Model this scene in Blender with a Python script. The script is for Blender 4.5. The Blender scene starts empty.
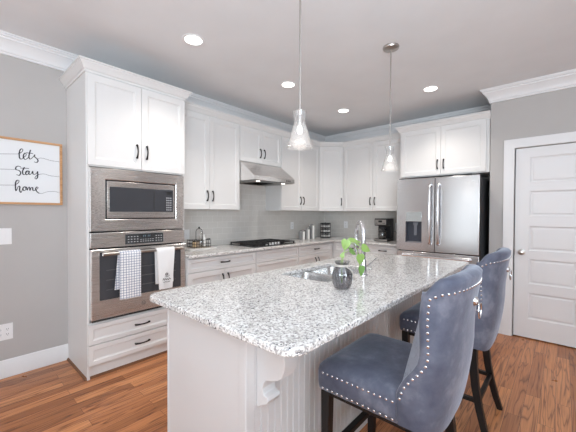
import bpy, bmesh, math, random
from mathutils import Vector, Matrix
random.seed(7)
C = bpy.context.scene.collection
PI = math.pi

# ------------------------------------------------------------------ camera
CAM = Vector((-4.776, -3.345, 1.331))
yaw, pit, rol = math.radians(41.644), math.radians(-0.886), math.radians(0.245)
F = Vector((math.cos(yaw), math.sin(yaw), 0)); Rr = Vector((math.sin(yaw), -math.cos(yaw), 0)); U = Vector((0, 0, 1))
F2 = F*math.cos(pit) + U*math.sin(pit); U2 = -F*math.sin(pit) + U*math.cos(pit)
R3 = Rr*math.cos(rol) + U2*math.sin(rol); U3 = -Rr*math.sin(rol) + U2*math.cos(rol)
cam = bpy.data.cameras.new('camera'); co = bpy.data.objects.new('camera', cam); C.objects.link(co)
M = Matrix((R3, U3, -F2)).transposed().to_4x4(); M.translation = CAM
co.matrix_world = M
cam.sensor_width = 36; cam.lens = 309.785/576*36
cam.shift_x = 0.0; cam.shift_y = (218.11-216)/576
cam.clip_start = 0.05
bpy.context.scene.camera = co

# ------------------------------------------------------------------ world, light, exposure
sc = bpy.context.scene
sc.view_settings.view_transform = 'Standard'; sc.view_settings.look = 'None'
sc.view_settings.exposure = -0.06; sc.view_settings.gamma = 1.0
w = bpy.data.worlds.new('world'); sc.world = w; w.use_nodes = True
w.node_tree.nodes['Background'].inputs[0].default_value = (0.88, 0.95, 1.0, 1)
w.node_tree.nodes['Background'].inputs[1].default_value = 1.6

def area(name, loc, direction, sx, sy, power, col):
    l = bpy.data.lights.new(name, 'AREA'); l.shape = 'RECTANGLE'; l.size = sx; l.size_y = sy
    l.energy = power; l.color = col
    o = bpy.data.objects.new(name, l); C.objects.link(o); o.location = loc
    o.rotation_euler = Vector(direction).to_track_quat('-Z', 'Y').to_euler()
    return o
DAY = (0.90, 0.96, 1.0)
area('window_daylight', (-7.9, -1.65, 1.5), (1, 0, 0), 2.4, 1.7, 12.5, DAY)
area('window_daylight', (-7.9, -5.4, 1.5), (1, 0, 0), 2.2, 1.7, 21, DAY)
area('window_daylight', (-5.8, -7.4, 1.5), (0, 1, 0), 2.7, 1.7, 31, DAY)
area('ceiling_fill', (-5.7, -4.6, 1.6), (.3, .3, 1), 2.0, 2.0, 205, (0.80, 0.91, 1.0))  # added fill aimed upward behind the camera, brightens ceiling and room
WARM = (1.0, 0.93, 0.85)
CEIL = 2.73
LAMPS = [(-3.40, -1.09), (-2.245, -1.09), (-1.115, -1.09), (-1.115, -2.215)]

# ------------------------------------------------------------------ materials
def mat(name, col, rough=0.5, metal=0.0, **k):
    m = bpy.data.materials.new(name); m.use_nodes = True
    b = m.node_tree.nodes['Principled BSDF']
    b.inputs['Base Color'].default_value = (*col, 1); b.inputs['Roughness'].default_value = rough
    b.inputs['Metallic'].default_value = metal
    for kk, v in k.items():
        b.inputs[kk.replace('_', ' ')].default_value = v
    return m
def nt(m):
    return m.node_tree.nodes, m.node_tree.links, m.node_tree.nodes['Principled BSDF']
def coords(m, scale=(1, 1, 1), rot=(0, 0, 0)):
    N, L, b = nt(m)
    t = N.new('ShaderNodeNewGeometry'); mp = N.new('ShaderNodeMapping')
    mp.inputs['Scale'].default_value = scale; mp.inputs['Rotation'].default_value = rot
    L.new(t.outputs['Position'], mp.inputs['Vector']); return mp.outputs['Vector']
def noise(m, vec, scale, detail=4, rough=.5):
    N, L, b = nt(m); n = N.new('ShaderNodeTexNoise')
    n.inputs['Scale'].default_value = scale; n.inputs['Detail'].default_value = detail; n.inputs['Roughness'].default_value = rough
    L.new(vec, n.inputs['Vector']); return n.outputs['Fac']
def ramp(m, fac, stops, interp='LINEAR'):
    N, L, b = nt(m); r = N.new('ShaderNodeValToRGB'); r.color_ramp.interpolation = interp
    e = r.color_ramp.elements
    while len(e) < len(stops): e.new(0.5)
    for i, (p, c) in enumerate(stops):
        e[i].position = p; e[i].color = (*c, 1) if len(c) == 3 else c
    L.new(fac, r.inputs['Fac']); return r.outputs['Color']
def mix(m, a, b_, fac, mode='MIX'):
    N, L, b = nt(m); x = N.new('ShaderNodeMix'); x.data_type = 'RGBA'; x.blend_type = mode
    for s, v in ((6, a), (7, b_)):
        if hasattr(v, 'links'): L.new(v, x.inputs[s])
        else: x.inputs[s].default_value = (*v, 1)
    if hasattr(fac, 'links'): L.new(fac, x.inputs[0])
    else: x.inputs[0].default_value = fac
    return x.outputs[2]
def bump(m, h, strength, dist=0.002):
    N, L, b = nt(m); x = N.new('ShaderNodeBump'); x.inputs['Strength'].default_value = strength; x.inputs['Distance'].default_value = dist
    L.new(h, x.inputs['Height']); L.new(x.outputs['Normal'], b.inputs['Normal'])

def paint(name, col, rough, amt=0.02):
    m = mat(name, col, rough); v = coords(m)
    f = noise(m, v, 3.0, 3)
    N, L, b = nt(m)
    c = ramp(m, f, [(0.3, tuple(x*(1-amt) for x in col)), (0.7, tuple(min(1, x*(1+amt)) for x in col))])
    L.new(c, b.inputs['Base Color'])
    return m
M_wall = paint('wall_paint', (0.478, 0.460, 0.450), 0.7)
M_ceil = paint('ceiling_paint', (0.81, 0.825, 0.845), 0.8)
M_trim = paint('trim_paint', (0.80, 0.80, 0.81), 0.35, .01)
M_cab = paint('cabinet_paint', (0.755, 0.75, 0.745), 0.42, .01)
M_isl = paint('island_paint', (0.74, 0.74, 0.745), 0.4, .01)
M_black = mat('bronze_black', (0.02, 0.018, 0.018), 0.35, 0.7)
M_leg = mat('espresso_wood', (0.006, 0.005, 0.005), 0.45)
M_iron = mat('cast_iron', (0.015, 0.015, 0.015), 0.55)
M_chrome = mat('chrome', (0.72, 0.72, 0.74), 0.16, 1)
M_nickel = mat('brushed_nickel', (0.50, 0.48, 0.46), 0.28, 1)
M_plastic = mat('white_plastic', (0.85, 0.85, 0.86), 0.35)
M_blackpl = mat('black_plastic', (0.015, 0.015, 0.017), 0.3)
M_darkglass = mat('dark_glass', (0.055, 0.057, 0.065), 0.12)
M_ink = mat('black_ink', (0.03, 0.032, 0.045), 0.6)
M_dark = mat('dark_gap', (0.02, 0.02, 0.02), 0.8)
M_fridgeside = mat('dark_grey_enamel', (0.10, 0.105, 0.115), 0.4)
M_disp = mat('dispenser_recess', (0.05, 0.055, 0.075), 0.3)
M_candle = mat('white_block', (0.85, 0.84, 0.82), 0.5)

def steel(name, col, axis, rough=0.27, warp=0.0):
    # brushed sheet: fine streaks along one axis
    m = mat(name, col, rough, 1.0)
    s = {'x': (1.2, 260, 260), 'y': (260, 1.2, 260), 'z': (260, 260, 1.2)}[axis]
    v = coords(m, s); f = noise(m, v, 4, 3)
    N, L, b = nt(m)
    mr = N.new('ShaderNodeMapRange'); mr.inputs['To Min'].default_value = rough-.03; mr.inputs['To Max'].default_value = rough+.04
    L.new(f, mr.inputs['Value']); L.new(mr.outputs['Result'], b.inputs['Roughness'])
    c = ramp(m, f, [(0.25, tuple(x*.96 for x in col)), (0.75, tuple(min(1, x*1.03) for x in col))]); L.new(c, b.inputs['Base Color'])
    b.inputs['Anisotropic'].default_value = 0.75
    tg = N.new('ShaderNodeCombineXYZ'); tg.inputs[2].default_value = 1; L.new(tg.outputs[0], b.inputs['Tangent'])
    return m
M_steel = steel('stainless_steel', (0.75, 0.73, 0.715), 'x')
M_steelF = steel('stainless_steel_fridge', (0.66, 0.66, 0.67), 'y', 0.24)
M_sink = steel('sink_steel', (0.72, 0.72, 0.72), 'x', 0.25)

def granite():
    m = mat('speckled_granite', (.7, .7, .7), 0.12); N, L, b = nt(m)
    v = coords(m)
    big = ramp(m, noise(m, v, 14, 3), [(0.35, (0.70, 0.685, 0.665)), (0.65, (0.86, 0.85, 0.83))])
    n1 = ramp(m, noise(m, v, 110, 3, .6), [(0.40, (0, 0, 0)), (0.50, (1, 1, 1))])
    c1 = mix(m, (0.50, 0.475, 0.46), big, n1)
    vo = N.new('ShaderNodeTexVoronoi'); vo.inputs['Scale'].default_value = 150; L.new(v, vo.inputs['Vector'])
    sp = N.new('ShaderNodeSeparateColor'); L.new(vo.outputs['Color'], sp.inputs['Color'])
    blk = ramp(m, sp.outputs['Red'], [(0.0, (1, 1, 1)), (0.13, (0, 0, 0))], 'CONSTANT')
    cl = ramp(m, noise(m, v, 28, 2), [(0.38, (.15, .15, .15)), (0.62, (1, 1, 1))])
    c2 = mix(m, c1, (0.05, 0.055, 0.075), mix(m, blk, cl, 1.0, 'MULTIPLY'))
    gry = ramp(m, sp.outputs['Green'], [(0.0, (1, 1, 1)), (0.27, (0, 0, 0))], 'CONSTANT')
    c3 = mix(m, c2, (0.30, 0.285, 0.28), mix(m, gry, (0.7, .7, .7), 1.0, 'MULTIPLY'))
    wht = ramp(m, sp.outputs['Blue'], [(0.0, (1, 1, 1)), (0.22, (0, 0, 0))], 'CONSTANT')
    c4 = mix(m, c3, (0.93, 0.93, 0.92), mix(m, wht, (0.7, .7, .7), 1.0, 'MULTIPLY'))
    L.new(c4, b.inputs['Base Color'])
    return m
M_gran = granite()

def oakfloor():
    m = mat('oak_strip_floor', (.4, .2, .1), 0.3); N, L, b = nt(m)
    v = coords(m)
    br = N.new('ShaderNodeTexBrick'); L.new(v, br.inputs['Vector'])
    br.inputs['Scale'].default_value = 1.0; br.inputs['Brick Width'].default_value = 0.95; br.inputs['Row Height'].default_value = 0.083
    br.inputs['Mortar Size'].default_value = 0.0009; br.inputs['Mortar Smooth'].default_value = 0.1; br.offset = 0.37; br.offset_frequency = 2
    br.inputs['Color1'].default_value = (0, 0, 0, 1); br.inputs['Color2'].default_value = (1, 1, 1, 1); br.inputs['Mortar'].default_value = (.5, .5, .5, 1)
    tone = ramp(m, br.outputs['Color'], [(0.0, (0.36, 0.135, 0.050)), (0.45, (0.52, 0.205, 0.080)), (1.0, (0.68, 0.295, 0.12))])
    # grain, shifted plank by plank
    sh = N.new('ShaderNodeVectorMath'); sh.operation = 'MULTIPLY_ADD'
    L.new(br.outputs['Color'], sh.inputs[0]); sh.inputs[1].default_value = (3.1, 7.3, 1.7); L.new(v, sh.inputs[2])
    mp = N.new('ShaderNodeMapping'); mp.inputs['Scale'].default_value = (.62, 9.5, 1); L.new(sh.outputs[0], mp.inputs['Vector'])
    wv = N.new('ShaderNodeTexNoise'); wv.inputs['Scale'].default_value = 1.6; wv.inputs['Detail'].default_value = 2; wv.inputs['Distortion'].default_value = .6
    L.new(mp.outputs[0], wv.inputs['Vector'])
    mul = N.new('ShaderNodeMath'); mul.operation = 'MULTIPLY'; mul.inputs[1].default_value = 13; L.new(wv.outputs['Fac'], mul.inputs[0])
    fr = N.new('ShaderNodeMath'); fr.operation = 'PINGPONG'; fr.inputs[1].default_value = 1; L.new(mul.outputs[0], fr.inputs[0])
    g1 = ramp(m, fr.outputs[0], [(0.0, (0.36, 0.30, 0.27)), (0.22, (0.78, 0.74, 0.72)), (0.5, (1.0, 1.0, 1.0))])
    mp2 = N.new('ShaderNodeMapping'); mp2.inputs['Scale'].default_value = (4, 130, 1); L.new(sh.outputs[0], mp2.inputs['Vector'])
    g2 = ramp(m, noise(m, mp2.outputs[0], 1.0, 3), [(0.35, (0.72, 0.68, 0.65)), (0.6, (1, 1, 1))])
    c = mix(m, tone, g1, 0.9, 'MULTIPLY'); c = mix(m, c, g2, 0.8, 'MULTIPLY')
    c = mix(m, c, (0.05, 0.02, 0.01), br.outputs['Fac'])
    L.new(c, b.inputs['Base Color'])
    mr = N.new('ShaderNodeMapRange'); mr.inputs['To Min'].default_value = .22; mr.inputs['To Max'].default_value = .42
    L.new(noise(m, v, 5, 3), mr.inputs['Value']); L.new(mr.outputs['Result'], b.inputs['Roughness'])
    inv = N.new('ShaderNodeMath'); inv.operation = 'SUBTRACT'; inv.inputs[0].default_value = 1; L.new(br.outputs['Fac'], inv.inputs[1])
    bump(m, inv.outputs[0], 0.3, 0.001)
    return m
M_floor = oakfloor()

def tiles():
    m = mat('backsplash_tile', (.5, .5, .5), 0.12); N, L, b = nt(m)
    g = N.new('ShaderNodeNewGeometry'); s = N.new('ShaderNodeSeparateXYZ'); L.new(g.outputs['Position'], s.inputs[0])
    ad = N.new('ShaderNodeMath'); L.new(s.outputs['X'], ad.inputs[0]); L.new(s.outputs['Y'], ad.inputs[1])
    cb = N.new('ShaderNodeCombineXYZ'); L.new(ad.outputs[0], cb.inputs['X']); L.new(s.outputs['Z'], cb.inputs['Y'])
    br = N.new('ShaderNodeTexBrick'); L.new(cb.outputs[0], br.inputs['Vector'])
    br.inputs['Scale'].default_value = 1; br.inputs['Brick Width'].default_value = 0.15; br.inputs['Row Height'].default_value = 0.076
    br.inputs['Mortar Size'].default_value = 0.0022; br.offset = 0.5
    br.inputs['Color1'].default_value = (0.66, 0.635, 0.60, 1); br.inputs['Color2'].default_value = (0.69, 0.665, 0.63, 1); br.inputs['Mortar'].default_value = (0.78, 0.76, 0.73, 1)
    L.new(br.outputs['Color'], b.inputs['Base Color'])
    inv = N.new('ShaderNodeMath'); inv.operation = 'SUBTRACT'; inv.inputs[0].default_value = 1; L.new(br.outputs['Fac'], inv.inputs[1])
    bump(m, inv.outputs[0], 0.5, 0.002)
    return m
M_tile = tiles()

def velvet():
    m = mat('blue_grey_velvet', (0.1, 0.11, 0.15), 0.75); N, L, b = nt(m)
    v = coords(m)
    f = noise(m, v, 9, 5, .6)
    c = ramp(m, f, [(0.32, (0.066, 0.074, 0.112)), (0.52, (0.105, 0.115, 0.160)), (0.68, (0.185, 0.195, 0.245))])
    L.new(c, b.inputs['Base Color'])
    b.inputs['Sheen Weight'].default_value = 0.6; b.inputs['Sheen Roughness'].default_value = 0.35
    b.inputs['Sheen Tint'].default_value = (0.80, 0.87, 1.0, 1)
    bump(m, noise(m, v, 45, 3), 0.25, 0.004)
    return m
M_velvet = velvet()

def woodm(name, c1, c2, axis='x'):
    m = mat(name, c1, 0.5); N, L, b = nt(m)
    s = {'x': (3, 60, 60), 'z': (60, 60, 3), 'y': (60, 3, 60)}[axis]
    L.new(ramp(m, noise(m, coords(m, s), 1, 3), [(0.3, c1), (0.7, c2)]), b.inputs['Base Color']); return m
M_frame = woodm('natural_wood', (0.42, 0.20, 0.08), (0.66, 0.38, 0.18))
M_rustic = woodm('weathered_wood', (0.25, 0.18, 0.12), (0.50, 0.42, 0.33))
M_shoe = woodm('stained_oak_moulding', (0.13, 0.055, 0.025), (0.25, 0.11, 0.05))
M_greywood = woodm('grey_washed_wood', (0.16, 0.165, 0.17), (0.30, 0.30, 0.30), 'z')

def glass(name, col=(1, 1, 1), rough=0.02, alpha=0.16):
    # thin clear glass: mostly see-through with a glossy film
    m = bpy.data.materials.new(name); m.use_nodes = True; N = m.node_tree.nodes; L = m.node_tree.links
    N.remove(N['Principled BSDF'])
    t = N.new('ShaderNodeBsdfTransparent'); t.inputs[0].default_value = (*col, 1)
    g = N.new('ShaderNodeBsdfGlossy'); g.inputs['Roughness'].default_value = rough
    lw = N.new('ShaderNodeLayerWeight'); lw.inputs['Blend'].default_value = 0.5
    mr = N.new('ShaderNodeMapRange'); mr.inputs['To Min'].default_value = alpha; mr.inputs['To Max'].default_value = 0.85
    p = N.new('ShaderNodeMath'); p.operation = 'POWER'; p.inputs[1].default_value = 2.2; L.new(lw.outputs['Facing'], p.inputs[0]); L.new(p.outputs[0], mr.inputs['Value'])
    x = N.new('ShaderNodeMixShader'); L.new(mr.outputs[0], x.inputs[0]); L.new(t.outputs[0], x.inputs[1]); L.new(g.outputs[0], x.inputs[2])
    L.new(x.outputs[0], N['Material Output'].inputs['Surface']); return m
M_glass = glass('clear_seeded_glass', (0.97, 0.97, 0.97), .06, .06)
_n, _l = M_glass.node_tree.nodes, M_glass.node_tree.links
_d = _n.new('ShaderNodeBsdfTranslucent'); _d2 = _n.new('ShaderNodeBsdfDiffuse'); _a = _n.new('ShaderNodeAddShader'); _m = _n.new('ShaderNodeMixShader')
for q in (_d, _d2): q.inputs[0].default_value = (.48, .48, .48, 1)
_l.new(_d.outputs[0], _a.inputs[0]); _l.new(_d2.outputs[0], _a.inputs[1])
_src = _n['Material Output'].inputs['Surface'].links[0].from_socket
_m.inputs[0].default_value = .13; _l.new(_src, _m.inputs[1]); _l.new(_a.outputs[0], _m.inputs[2]); _l.new(_m.outputs[0], _n['Material Output'].inputs['Surface'])
M_vase = glass('smoky_glass', (0.70, 0.70, 0.72), .12, .10)
M_bottle = glass('bottle_glass', (0.93, 0.93, 0.92), .05, .12)

def emit(name, col, s):
    m = bpy.data.materials.new(name); m.use_nodes = True; N = m.node_tree.nodes; N.remove(N['Principled BSDF'])
    e = N.new('ShaderNodeEmission'); e.inputs[0].default_value = (*col, 1); e.inputs[1].default_value = s
    m.node_tree.links.new(e.outputs[0], N['Material Output'].inputs['Surface']); return m
M_lamp = emit('lamp_glow', (1, 0.97, 0.93), 6)
M_bulb = emit('bulb_glow', (1, 0.96, 0.90), 5)
M_hoodlamp = emit('hood_lamp_glow', (1, 0.93, 0.85), 4)
M_clock = emit('clock_digits', (0.55, 0.75, 0.9), 0.5)

def plaid():
    m = mat('checked_towel', (.9, .9, .9), 0.9); N, L, b = nt(m)
    g = N.new('ShaderNodeNewGeometry'); s = N.new('ShaderNodeSeparateXYZ'); L.new(g.outputs['Position'], s.inputs[0])
    cb = N.new('ShaderNodeCombineXYZ'); L.new(s.outputs['X'], cb.inputs['X']); L.new(s.outputs['Z'], cb.inputs['Y'])
    br = N.new('ShaderNodeTexBrick'); L.new(cb.outputs[0], br.inputs['Vector']); br.offset = 0
    br.inputs['Scale'].default_value = 1; br.inputs['Brick Width'].default_value = 0.021; br.inputs['Row Height'].default_value = 0.021
    br.inputs['Mortar Size'].default_value = 0.0022; br.inputs['Mortar Smooth'].default_value = 0.2
    br.inputs['Color1'].default_value = (.88, .88, .88, 1); br.inputs['Color2'].default_value = (.84, .84, .85, 1); br.inputs['Mortar'].default_value = (.20, .24, .38, 1)
    L.new(br.outputs['Color'], b.inputs['Base Color']); return m
M_plaid = plaid()
M_towel = mat('white_cotton', (0.86, 0.86, 0.86), 0.95)
M_leaf = mat('green_leaf', (0.27, 0.43, 0.11), 0.45)
M_leafd = mat('deep_green_leaf', (0.18, 0.34, 0.08), 0.45)
M_stem = mat('green_stem', (0.30, 0.42, 0.14), 0.5)
M_rope = mat('natural_rope', (0.58, 0.54, 0.50), 0.9)
M_art = mat('white_sign_board', (0.80, 0.82, 0.84), 0.7)
M_marble = mat('pale_board', (0.70, 0.68, 0.66), 0.25)
M_seasoning = mat('spice_tin', (0.62, 0.60, 0.58), 0.4, .6)
M_tan = mat('tan_crackers', (0.62, 0.46, 0.28), 0.8)

# ------------------------------------------------------------------ mesh helpers
def wloc(o):
    v = Vector((0, 0, 0))
    while o is not None: v = v + o.location; o = o.parent
    return v
class MB:
    """collects geometry in world coordinates (or in a frame), links it as one mesh object"""
    def __init__(s, X=None): s.b = bmesh.new(); s.X = X or Matrix.Identity(4)
    def v(s, p): return s.b.verts.new(s.X @ Vector(p))
    def face(s, vs):
        try: return s.b.faces.new(vs)
        except ValueError: return None
    def box(s, x0, x1, y0, y1, z0, z1):
        p = [s.v((x, y, z)) for x in (x0, x1) for y in (y0, y1) for z in (z0, z1)]
        for q in ((0, 1, 3, 2), (4, 6, 7, 5), (0, 4, 5, 1), (2, 3, 7, 6), (0, 2, 6, 4), (1, 5, 7, 3)): s.face([p[i] for i in q])
        return s
    def loops(s, rings, close=True, cap0=True, cap1=True):
        R = [[s.v(p) for p in r] for r in rings]; n = len(R[0])
        for a, b in zip(R, R[1:]):
            for i in range(n if close else n-1):
                j = (i+1) % n; s.face([a[i], a[j], b[j], b[i]])
        if cap0: s.face(R[0][::-1])
        if cap1: s.face(R[-1])
        return s
    def prism(s, pts, axis, a, b):
        f = {'x': lambda p, t: (t, p[0], p[1]), 'y': lambda p, t: (p[0], t, p[1]), 'z': lambda p, t: (p[0], p[1], t)}[axis]
        return s.loops([[f(p, a) for p in pts], [f(p, b) for p in pts]])
    def lathe(s, c, prof, n=24, axis='z', cap0=False, cap1=False):
        rings = []
        for r, h in prof:
            ring = []
            for i in range(n):
                a = 2*PI*i/n; u, w_ = r*math.cos(a), r*math.sin(a)
                ring.append({'z': (c[0]+u, c[1]+w_, c[2]+h), 'x': (c[0]+h, c[1]+u, c[2]+w_), 'y': (c[0]+u, c[1]+h, c[2]+w_)}[axis])
            rings.append(ring)
        return s.loops(rings, True, cap0, cap1)
    def cyl(s, c, r, h, n=20, axis='z'): return s.lathe(c, [(r, 0), (r, h)], n, axis, True, True)
    def tube(s, pts, r, n=8, sq=False):
        pts = [Vector(p) for p in pts]; rings = []; up = None
        rs = r if isinstance(r, (list, tuple)) else [r]*len(pts)
        for i, p in enumerate(pts):
            t = (pts[min(i+1, len(pts)-1)] - pts[max(i-1, 0)]).normalized()
            if up is None:
                up = Vector((0, 0, 1)) if abs(t.z) < .9 else Vector((0, 1, 0))
            a = t.cross(up).normalized(); b = a.cross(t).normalized(); up = b
            rings.append([tuple(p + (a*math.cos(2*PI*k/n + (PI/4 if sq else 0)) + b*math.sin(2*PI*k/n + (PI/4 if sq else 0)))*rs[i]) for k in range(n)])
        return s.loops(rings)
    def sphere(s, c, r, sz=1, n=16):
        k = n//2
        return s.lathe(c, [(max(1e-4, r*math.sin(PI*i/k)), -r*sz*math.cos(PI*i/k)) for i in range(k+1)], n, 'z', True, True)
    def sweep(s, prof, path, side=1, cap=True):
        """profile (out, z) along a plan path, mitred; side=+1 puts 'out' to the left of travel"""
        P = [Vector(p) for p in path]; rings = []
        for i, p in enumerate(P):
            d0 = (P[i]-P[i-1]).normalized() if i else None
            d1 = (P[i+1]-P[i]).normalized() if i < len(P)-1 else None
            n0 = Vector((-d0.y, d0.x))*side if d0 else None; n1 = Vector((-d1.y, d1.x))*side if d1 else None
            if n0 is None: mi = n1
            elif n1 is None: mi = n0
            else: mi = (n0+n1)/(1+n0.dot(n1))
            rings.append([(p.x+mi.x*o, p.y+mi.y*o, z) for o, z in prof])
        return s.loops(rings, True, cap, cap)
    def build(s, name, material, parent=None, bevel=0, seg=2, smooth=30, sub=0):
        bmesh.ops.recalc_face_normals(s.b, faces=s.b.faces)
        me = bpy.data.meshes.new(name); s.b.to_mesh(me); s.b.free()
        o = bpy.data.objects.new(name, me); C.objects.link(o)
        if parent is not None:
            me.transform(Matrix.Translation(-wloc(parent))); o.parent = parent
        for m in (material if isinstance(material, (list, tuple)) else [material]): me.materials.append(m)
        if bevel:
            md = o.modifiers.new('bevel', 'BEVEL'); md.width = bevel; md.segments = seg; md.limit_method = 'ANGLE'; md.angle_limit = math.radians(40)
        if sub:
            md = o.modifiers.new('subdivision', 'SUBSURF'); md.levels = sub; md.render_levels = sub
        if smooth:
            for p in me.polygons: p.use_smooth = True
            if not sub: me.set_sharp_from_angle(angle=math.radians(smooth))
        return o
def tag(o, label, cat, group=None, kind=None):
    if label: o['label'] = label
    if cat: o['category'] = cat
    if group: o['group'] = group
    if kind: o['kind'] = kind
    return o
def thing(name, loc, label, cat, group=None):
    o = bpy.data.objects.new(name, None); C.objects.link(o); o.location = loc; o.empty_display_size = .1
    return tag(o, label, cat, group)
def struct(o): o['kind'] = 'structure'; return o
def copy_tree(o, parent=None):
    c = o.copy(); C.objects.link(c); c.parent = parent
    for ch in o.children: copy_tree(ch, c)
    return c
def frame(O, u, n):
    """face frame: a along the width, b up, c outwards"""
    u = Vector((*u, 0)).normalized(); n = Vector((*n, 0)).normalized()
    m = Matrix((u, Vector((0, 0, 1)), n)).transposed().to_4x4(); m.translation = Vector(O); return m

# ------------------------------------------------------------------ room shell
XL, YF = -8.0, -7.5
DW, DY = -0.617, -2.715         # face and outer corner of the door wall
struct(MB().box(XL-.1, .15, YF-.1, .15, -.06, 0).build('floor', M_floor, smooth=0))
struct(MB().box(XL-.1, .15, YF-.1, .15, CEIL, CEIL+.06).build('ceiling', M_ceil, smooth=0))
struct(MB().box(XL-.1, .15, 0, .12, 0, CEIL).build('wall_back', M_wall, smooth=0))
DL, DR, DT = -2.945, -3.575, 2.045   # door opening
mb = MB(); mb.box(0, .12, DY, 0, 0, CEIL); mb.box(DW, .12, DL, DY, 0, CEIL); mb.box(DW, DW+.12, YF, DR, 0, CEIL); mb.box(DW, DW+.12, DR, DL, DT, CEIL)
struct(mb.build('wall_right', M_wall, smooth=0))
def holed_wall(name, fix, lo, hi, wins, axis):
    mb = MB(); z0, z1 = .65, 2.35
    def bx(a, b, c, d):
        if axis == 'x': mb.box(fix-.12, fix, a, b, c, d)
        else: mb.box(a, b, fix-.12, fix, c, d)
    cur = lo
    for a, b in wins: bx(cur, a, 0, CEIL); bx(a, b, 0, z0); bx(a, b, z1, CEIL); cur = b
    bx(cur, hi, 0, CEIL)
    struct(mb.build(name, M_wall, smooth=0))
holed_wall('wall_left', XL, YF, 0, [(-6.5, -4.3), (-2.9, -.4)], 'x')
holed_wall('wall_front', YF, XL, DW, [(-7.15, -4.45)], 'y')
k = 1
for (a, b, ax) in ((-6.5, -4.3, 'x'), (-2.9, -.4, 'x'), (-7.15, -4.45, 'y')):
    mb = MB(); m_ = (a+b)/2
    for (p, q, r_, s_) in ((a, a+.05, .65, 2.35), (b-.05, b, .65, 2.35), (m_-.03, m_+.03, .65, 2.35), (a, b, .65, .70), (a, b, 2.30, 2.35), (a, b, 1.48, 1.52)):
        if ax == 'x': mb.box(XL-.09, XL-.03, p, q, r_, s_)
        else: mb.box(p, q, YF-.09, YF-.03, r_, s_)
    struct(mb.build('window_%d' % k, M_trim, smooth=0)); k += 1

CROWN = [(0, CEIL-.145), (.014, CEIL-.145), (.014, CEIL-.130), (.022, CEIL-.124), (.022, CEIL-.112), (.030, CEIL-.092), (.046, CEIL-.066), (.066, CEIL-.046), (.072, CEIL-.044), (.072, CEIL-.030), (.084, CEIL-.022), (.084, CEIL-.012), (.096, CEIL-.012), (.096, CEIL-.0005), (0, CEIL-.0005)]
o = MB().sweep(CROWN, [(XL, 0), (0, 0), (0, DY), (DW, DY), (DW, YF)], -1).build('trim_1', M_trim, smooth=25); struct(o)
BASE = [(0, 0), (.016, 0), (.016, .105), (.011, .118), (.009, .135), (.004, .142), (0, .142)]
struct(MB().sweep(BASE, [(XL, 0), (-4.013, 0)], -1).build('baseboard_back', M_trim, smooth=25))
struct(MB().sweep(BASE, [(DW, DY-.001), (DW, -2.852)], -1).build('baseboard_right', M_trim, smooth=25))
# backsplash
mb = MB(); mb.box(-3.17, -.008, -.008, -.0005, .915, 1.372); mb.box(-2.289, -1.531, -.008, -.0005, 1.372, 1.98); mb.box(-.008, -.0005, -1.70, -.008, .915, 1.372)
struct(mb.build('trim_2', M_tile, smooth=0))

# door with five stacked panels
def ringpanel(mb, a0, a1, b0, b1, prof, back=None):
    """nested rectangles: prof is [(inset, c)]"""
    rings = [[(a0+i, b0+i, c), (a1-i, b0+i, c), (a1-i, b1-i, c), (a0+i, b1-i, c)] for i, c in prof]
    mb.loops(rings, True, True, True)
Fd = frame((DW, 0, 0), (0, -1), (-1, 0))     # a = -y
dr = MB(Fd)
a0, a1, z0, z1 = -DL+.004, -DR-.004, .012, DT-.005
rows = [(.215, .495), (.590, .856), (.945, 1.207), (1.312, 1.58), (1.668, 1.94)]
pa0, pa1 = 3.072, a1-.118
dr.box(a0, pa0, z0, z1, -.035, -.012); dr.box(pa1, a1, z0, z1, -.035, -.012)
edges = [z0] + [x for r_ in rows for x in r_] + [z1]
for i in range(0, len(edges), 2): dr.box(pa0, pa1, edges[i], edges[i+1], -.035, -.012)
for b0, b1 in rows: ringpanel(dr, pa0, pa1, b0, b1, [(0, -.035), (0, -.012), (.012, -.022), (.02, -.024), (.034, -.018), (.04, -.018)])
door = dr.build('door_1', M_trim, bevel=0, smooth=20); struct(door)
kn = MB(); kp = (DW+.012, -3.013, .925)
kn.lathe(kp, [(.001, 0), (.031, 0), (.031, -.007), (.012, -.010), (.011, -.035), (.022, -.040), (.029, -.055), (.026, -.068), (.012, -.074), (.001, -.075)], 24, 'x')
kn.build('door_knob', M_nickel, door)
MB().box(DW+.002, DW+.014, DL-.006, DL-.0045, .89, .955).build('latch_plate', mat('bronze_plate', (.22, .13, .08), .4, .8), door, smooth=0)
CAS = [(0, 0), (.012, 0), (.016, .004), (.018, .016), (.018, .060), (.020, .070), (.020, .094), (.016, .098), (0, .098)]  # (thickness out of wall, distance from opening)
mb = MB(); yl, yr = DL+.004, DR-.004
# mitred picture of the casing in the wall plane
def casing(mb):
    path = [(yr, 0), (yr, DT+.002), (yl, DT+.002), (yl, 0)]
    rings = []
    dirs = [(-1, 0), (-1, 1), (1, 1), (1, 0)]
    for (y, z), (dy, dz) in zip(path, dirs): rings.append([(DW-t, y+dy*d, z+dz*d) for t, d in CAS])
    mb.loops(rings)
casing(mb); struct(mb.build('trim_3', M_trim, smooth=20))
mb = MB(); mb.box(DW, DW+.12, DL, DL+.003, 0, DT); struct(mb.build('trim_4', M_trim, smooth=0))
struct(MB().box(DW+.05, DW+.13, DR-.05, DL+.05, -.001, DT+.03).build('trim_5', M_dark, smooth=0))

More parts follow.
